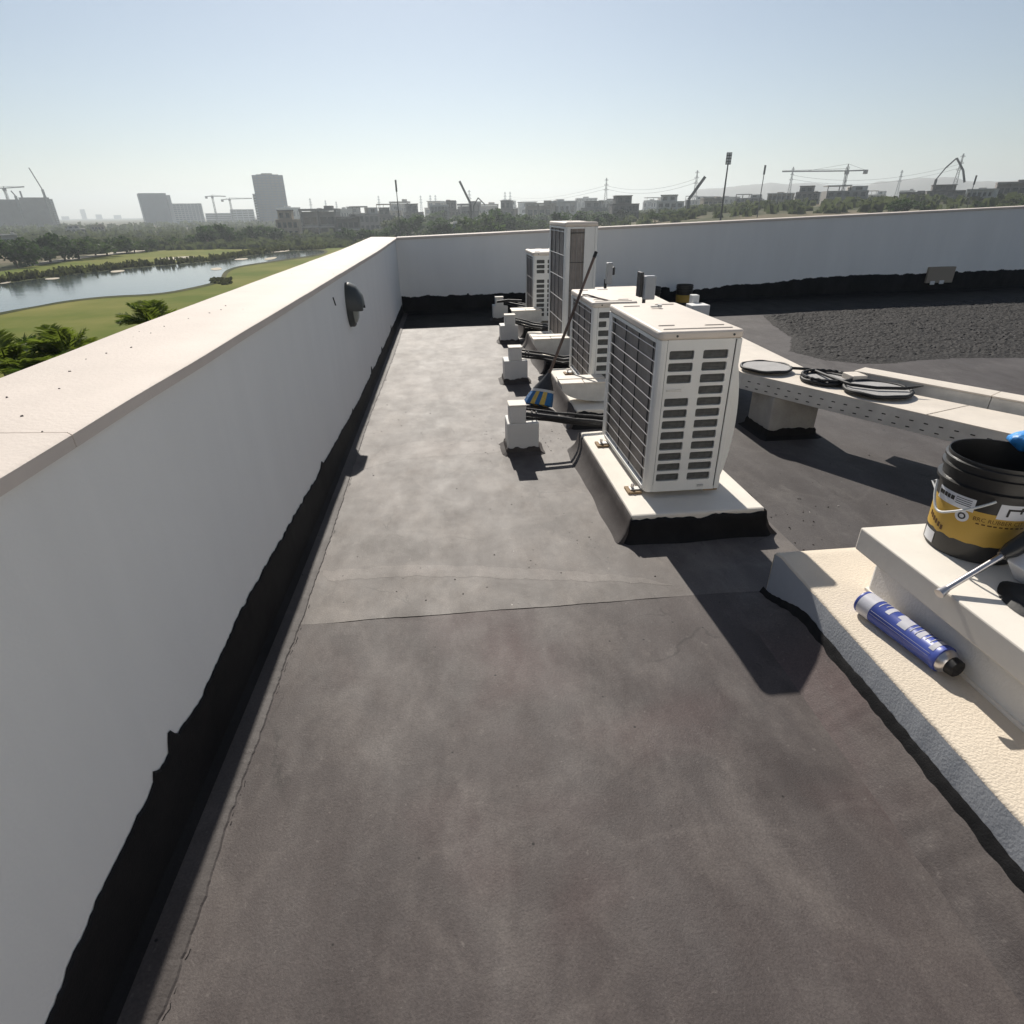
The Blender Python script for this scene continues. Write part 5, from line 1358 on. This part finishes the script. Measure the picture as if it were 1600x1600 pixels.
def boom(pts, D, r, label, name, cat, m='craned', group=None):
    P = [hd(x, y, D) for x, y in pts]; b0 = Vector((P[0].x, P[0].y, gz(P[0].x, P[0].y)-.2)); t = thing(name, label, cat, tuple(b0), group)
    P = [b0]+P if P[0].z-b0.z > .5 else P
    for i, (a, c) in enumerate(zip(P[:-1], P[1:])):
        mb = MB(); mb.bar(a, c, r[min(i, len(r)-1)]); obj('boom_section' if i else 'base_section', mb, M[m], t)
    return t
boom([(70, 307), (66, 296), (45, 262)], 870, (2.2, 1.8, .8), 'luffing crane with steep thin jib on the unfinished tower', 'luffing_crane', 'crane')
boom([(26, 312), (24, 306), (17, 298)], 870, (2.2, 1.8, 1.2), 'short raised crane arm on the unfinished tower, beside the level jib', 'small_crane', 'crane')
boom([(735, 318), (718, 283)], 320, (1.0, 1.0, .7), 'long straight crane boom raised over the villas', 'crane_boom', 'crane')
boom([(740, 322), (747, 309), (758, 320)], 330, (.6, .5, .5), 'small folded pump arm beside the long crane boom', 'pump_boom', 'pump')
boom([(1076, 312), (1102, 276)], 300, (1.2, 1.2, 1.0), 'thick crane boom leaning toward the floodlight mast', 'crane_boom', 'crane')
boom([(1463, 280), (1478, 262), (1495, 247), (1505, 266), (1507, 285)], 380, (.8, .5, .6, .8, .9), 'arched concrete pump boom over the broad dark villa', 'pump_boom', 'pump')
def pole(px, pyt, D, r, label, name='pole', cat='pole', arm=None, sub=None):
    p = hd(px, pyt, D); g = gz(p.x, p.y); t = thing(name, label, cat, (p.x, p.y, g)); mb = MB(); mb.tube([(p.x, p.y, g), (p.x, p.y, p.z)], [r, r*.7], 8); obj('shaft', mb, M['craned'], t)
    mb = MB(); mb.box(p.x-r*1.6, p.x+r*1.6, p.y-r, p.y+r, p.z-2.6, p.z); obj('antenna', mb, M['craned'], t)
    return t
pole(618, 281, 170, .13, 'lone dark pole rising over the villas by the parapet corner')
pole(1196, 258, 230, .16, 'thin dark mast with small bracket right of the floodlight')
p = hd(1525, 274, 260); pole(1526, 274, 260, .13, 'short thin pole by the pale villa near the frame edge')
for px, py in ((1028, 296), (1030, 300)): pass
# floodlight
D = 190; p = hd(1140, 238, D); g = gz(p.x, p.y); t = thing('floodlight_mast', 'tall floodlight mast with rectangular lamp bank', 'floodlight', (p.x, p.y, g))
mb = MB(); mb.tube([(p.x, p.y, g), (p.x, p.y, p.z-2.4)], [.3, .17], 10); obj('mast', mb, M['darkmetal'], t)
mb = MB(); mb.box(p.x-.72, p.x+.72, p.y-.15, p.y+.15, p.z-2.8, p.z); lb = obj('lamp_bank', mb, M['darkmetal'], t, bevel=.05)
for i in range(2):
    for j in range(4):
        mb = MB(); x = p.x-.36+.72*i; z = p.z-.36-.68*j; mb.box(x-.26, x+.26, p.y-.2, p.y-.152, z-.24, z+.24); obj('lamp', mb, M['galv'], lb)
# pylons
PT = {}
def pylon(px, pyt, D, wpx, label, arms=3):
    top = hd(px, pyt, D); g = gz(top.x, top.y); a = hd(px-wpx, 330, D); hw = (a-hd(px, 330, D)).length*.55; H2 = top.z-g
    t = thing('pylon', label, 'pylon', (top.x, top.y, g), 'lattice power pylons on the skyline'); th = D*.0005
    az = math.atan2(top.x, top.y); ux_ = Vector((math.cos(az), -math.sin(az), 0)); uy = Vector((math.sin(az), math.cos(az), 0)); b0 = Vector((top.x, top.y, g))
    def pt(sx, sy, f): s = hw*(1-f)**1.25+.4*D/1000; return b0+ux_*sx*s+uy*sy*s+Vector((0, 0, H2*f))
    mb = MB(); L = 9
    for i in range(L):
        f0, f1 = i/L, (i+1)/L
        for sx, sy in ((-1, -1), (1, -1), (1, 1), (-1, 1)): mb.bar(pt(sx, sy, f0), pt(sx, sy, f1), th)
        mb.bar(pt(-1, -1, f0), pt(1, -1, f1), th*.7); mb.bar(pt(1, -1, f0), pt(-1, -1, f1), th*.7); mb.bar(pt(-1, -1, f1), pt(1, -1, f1), th*.7)
    obj('lattice', mb, M['craned'], t)
    for k in range(arms):
        f = .68+.13*k; mb = MB(); c = b0+Vector((0, 0, H2*f)); w_ = hw*(1.15-.15*k)
        mb.bar(c-ux_*w_, c+ux_*w_, th*.9); mb.bar(c-ux_*w_, c+Vector((0, 0, H2*.05)), th*.6); mb.bar(c+ux_*w_, c+Vector((0, 0, H2*.05)), th*.6); obj('cross_arm', mb, M['craned'], t)
    PT[px] = b0+Vector((0, 0, H2*.8)); return t
for px, py, D, wp, lab in ((948, 278, 900, 6, 'largest pylon above the middle of the far parapet'), (1090, 266, 800, 7, 'pylon behind the thick leaning crane boom'), (1240, 261, 850, 5, 'pylon just left of the roof frame villa crane'), (1506, 240, 900, 8, 'tall faint pylon behind the arched pump boom'),
        (1410, 266, 1300, 5, 'faint pylon above the low ridge'), (733, 297, 1500, 5, 'far pylon next to the long crane boom'), (789, 300, 1700, 4, 'left of the twin far pylons over the dark villa'), (797, 300, 1700, 4, 'right of the twin far pylons over the dark villa'),
        (657, 306, 1800, 4, 'far pylon over the grey block villa'), (672, 305, 1800, 4, 'far pylon close left of the pale columned villa'), (680, 305, 1850, 4, 'far pylon close above the pale columned villa'), (591, 306, 1900, 4, 'far pylon left of the lone black pole'),
        (484, 310, 1700, 4, 'far pylon nearest the tall tower'), (508, 313, 1900, 3, 'far pylon second from the tall tower'), (525, 315, 2000, 3, 'far pylon third from the tall tower')): pylon(px, py, D, wp, lab)
def wires(a, c, label, sag):
    t = thing('power_line', label, 'power line', tuple(PT[a])); 
    for k in range(2):
        mb = MB(); P = []
        for i in range(13):
            s = i/12; q = PT[a].lerp(PT[c], s); q.z -= sag*4*s*(1-s)+k*4; P.append(q)
        mb.tube(P, .16, 4); obj('wire', mb, M['craned'], t)
wires(797, 948, 'sagging power line left of the largest pylon', 9)
wires(948, 1090, 'sagging power line between the largest pylon and the leaning boom', 8)
wires(1240, 1506, 'sagging power line across the low ridge', 10)

# ---- low ridge
def ridge(name, D, pts, thick):
    mb = MB(); vs = []; n = 90; fs = []
    xs = [p[0] for p in pts]
    for i in range(n+1):
        px = lerp(xs[0], xs[-1], i/n)
        for (xa, ya), (xb, yb) in zip(pts[:-1], pts[1:]):
            if xa <= px <= xb: py = lerp(ya, yb, (px-xa)/(xb-xa)); break
        p = hd(px, py, D); u = Vector((p.x, p.y, 0)).normalized(); h = p.z+D*.0012*pn(px*.06, D)
        for k, f in ((-1, 0), (-.5, .6), (-.2, .9), (0, 1), (.4, .8), (1, 0)):
            q = p+u*thick*k; vs.append((q.x, q.y, lerp(GZ-1, h, f)))
    mb.add(vs, [(i*6+k, (i+1)*6+k, (i+1)*6+k+1, i*6+k+1) for i in range(n) for k in range(5)])
    return tag(obj(name, mb, M['hill'], smooth=70), kind='structure')
ridge('hills', 2300, [(1070, 312), (1090, 296), (1130, 293), (1160, 290), (1190, 287), (1205, 285), (1230, 288), (1270, 285), (1300, 290), (1350, 290), (1372, 284), (1400, 282), (1430, 278), (1490, 277), (1520, 284), (1600, 282), (1700, 284)], 300)
# ---- haze
mb = MB(); mb.box(-4650, 4650, -4650, 4650, -12, 125)
hz = obj('haze', mb, None); hm = bpy.data.materials.new('haze'); hm.use_nodes = True; n = hm.node_tree
for q in list(n.nodes):
    if q.type == 'BSDF_PRINCIPLED': n.nodes.remove(q)
pv = n.nodes.new('ShaderNodeVolumePrincipled'); pv.inputs['Color'].default_value = (.80, .87, .91, 1); pv.inputs['Density'].default_value = .00040; pv.inputs['Anisotropy'].default_value = .42
n.links.new(pv.outputs[0], n.nodes['Material Output'].inputs['Volume']); hz.data.materials.append(hm); tag(hz, 'pale heat haze over the plain', 'haze', kind='stuff')
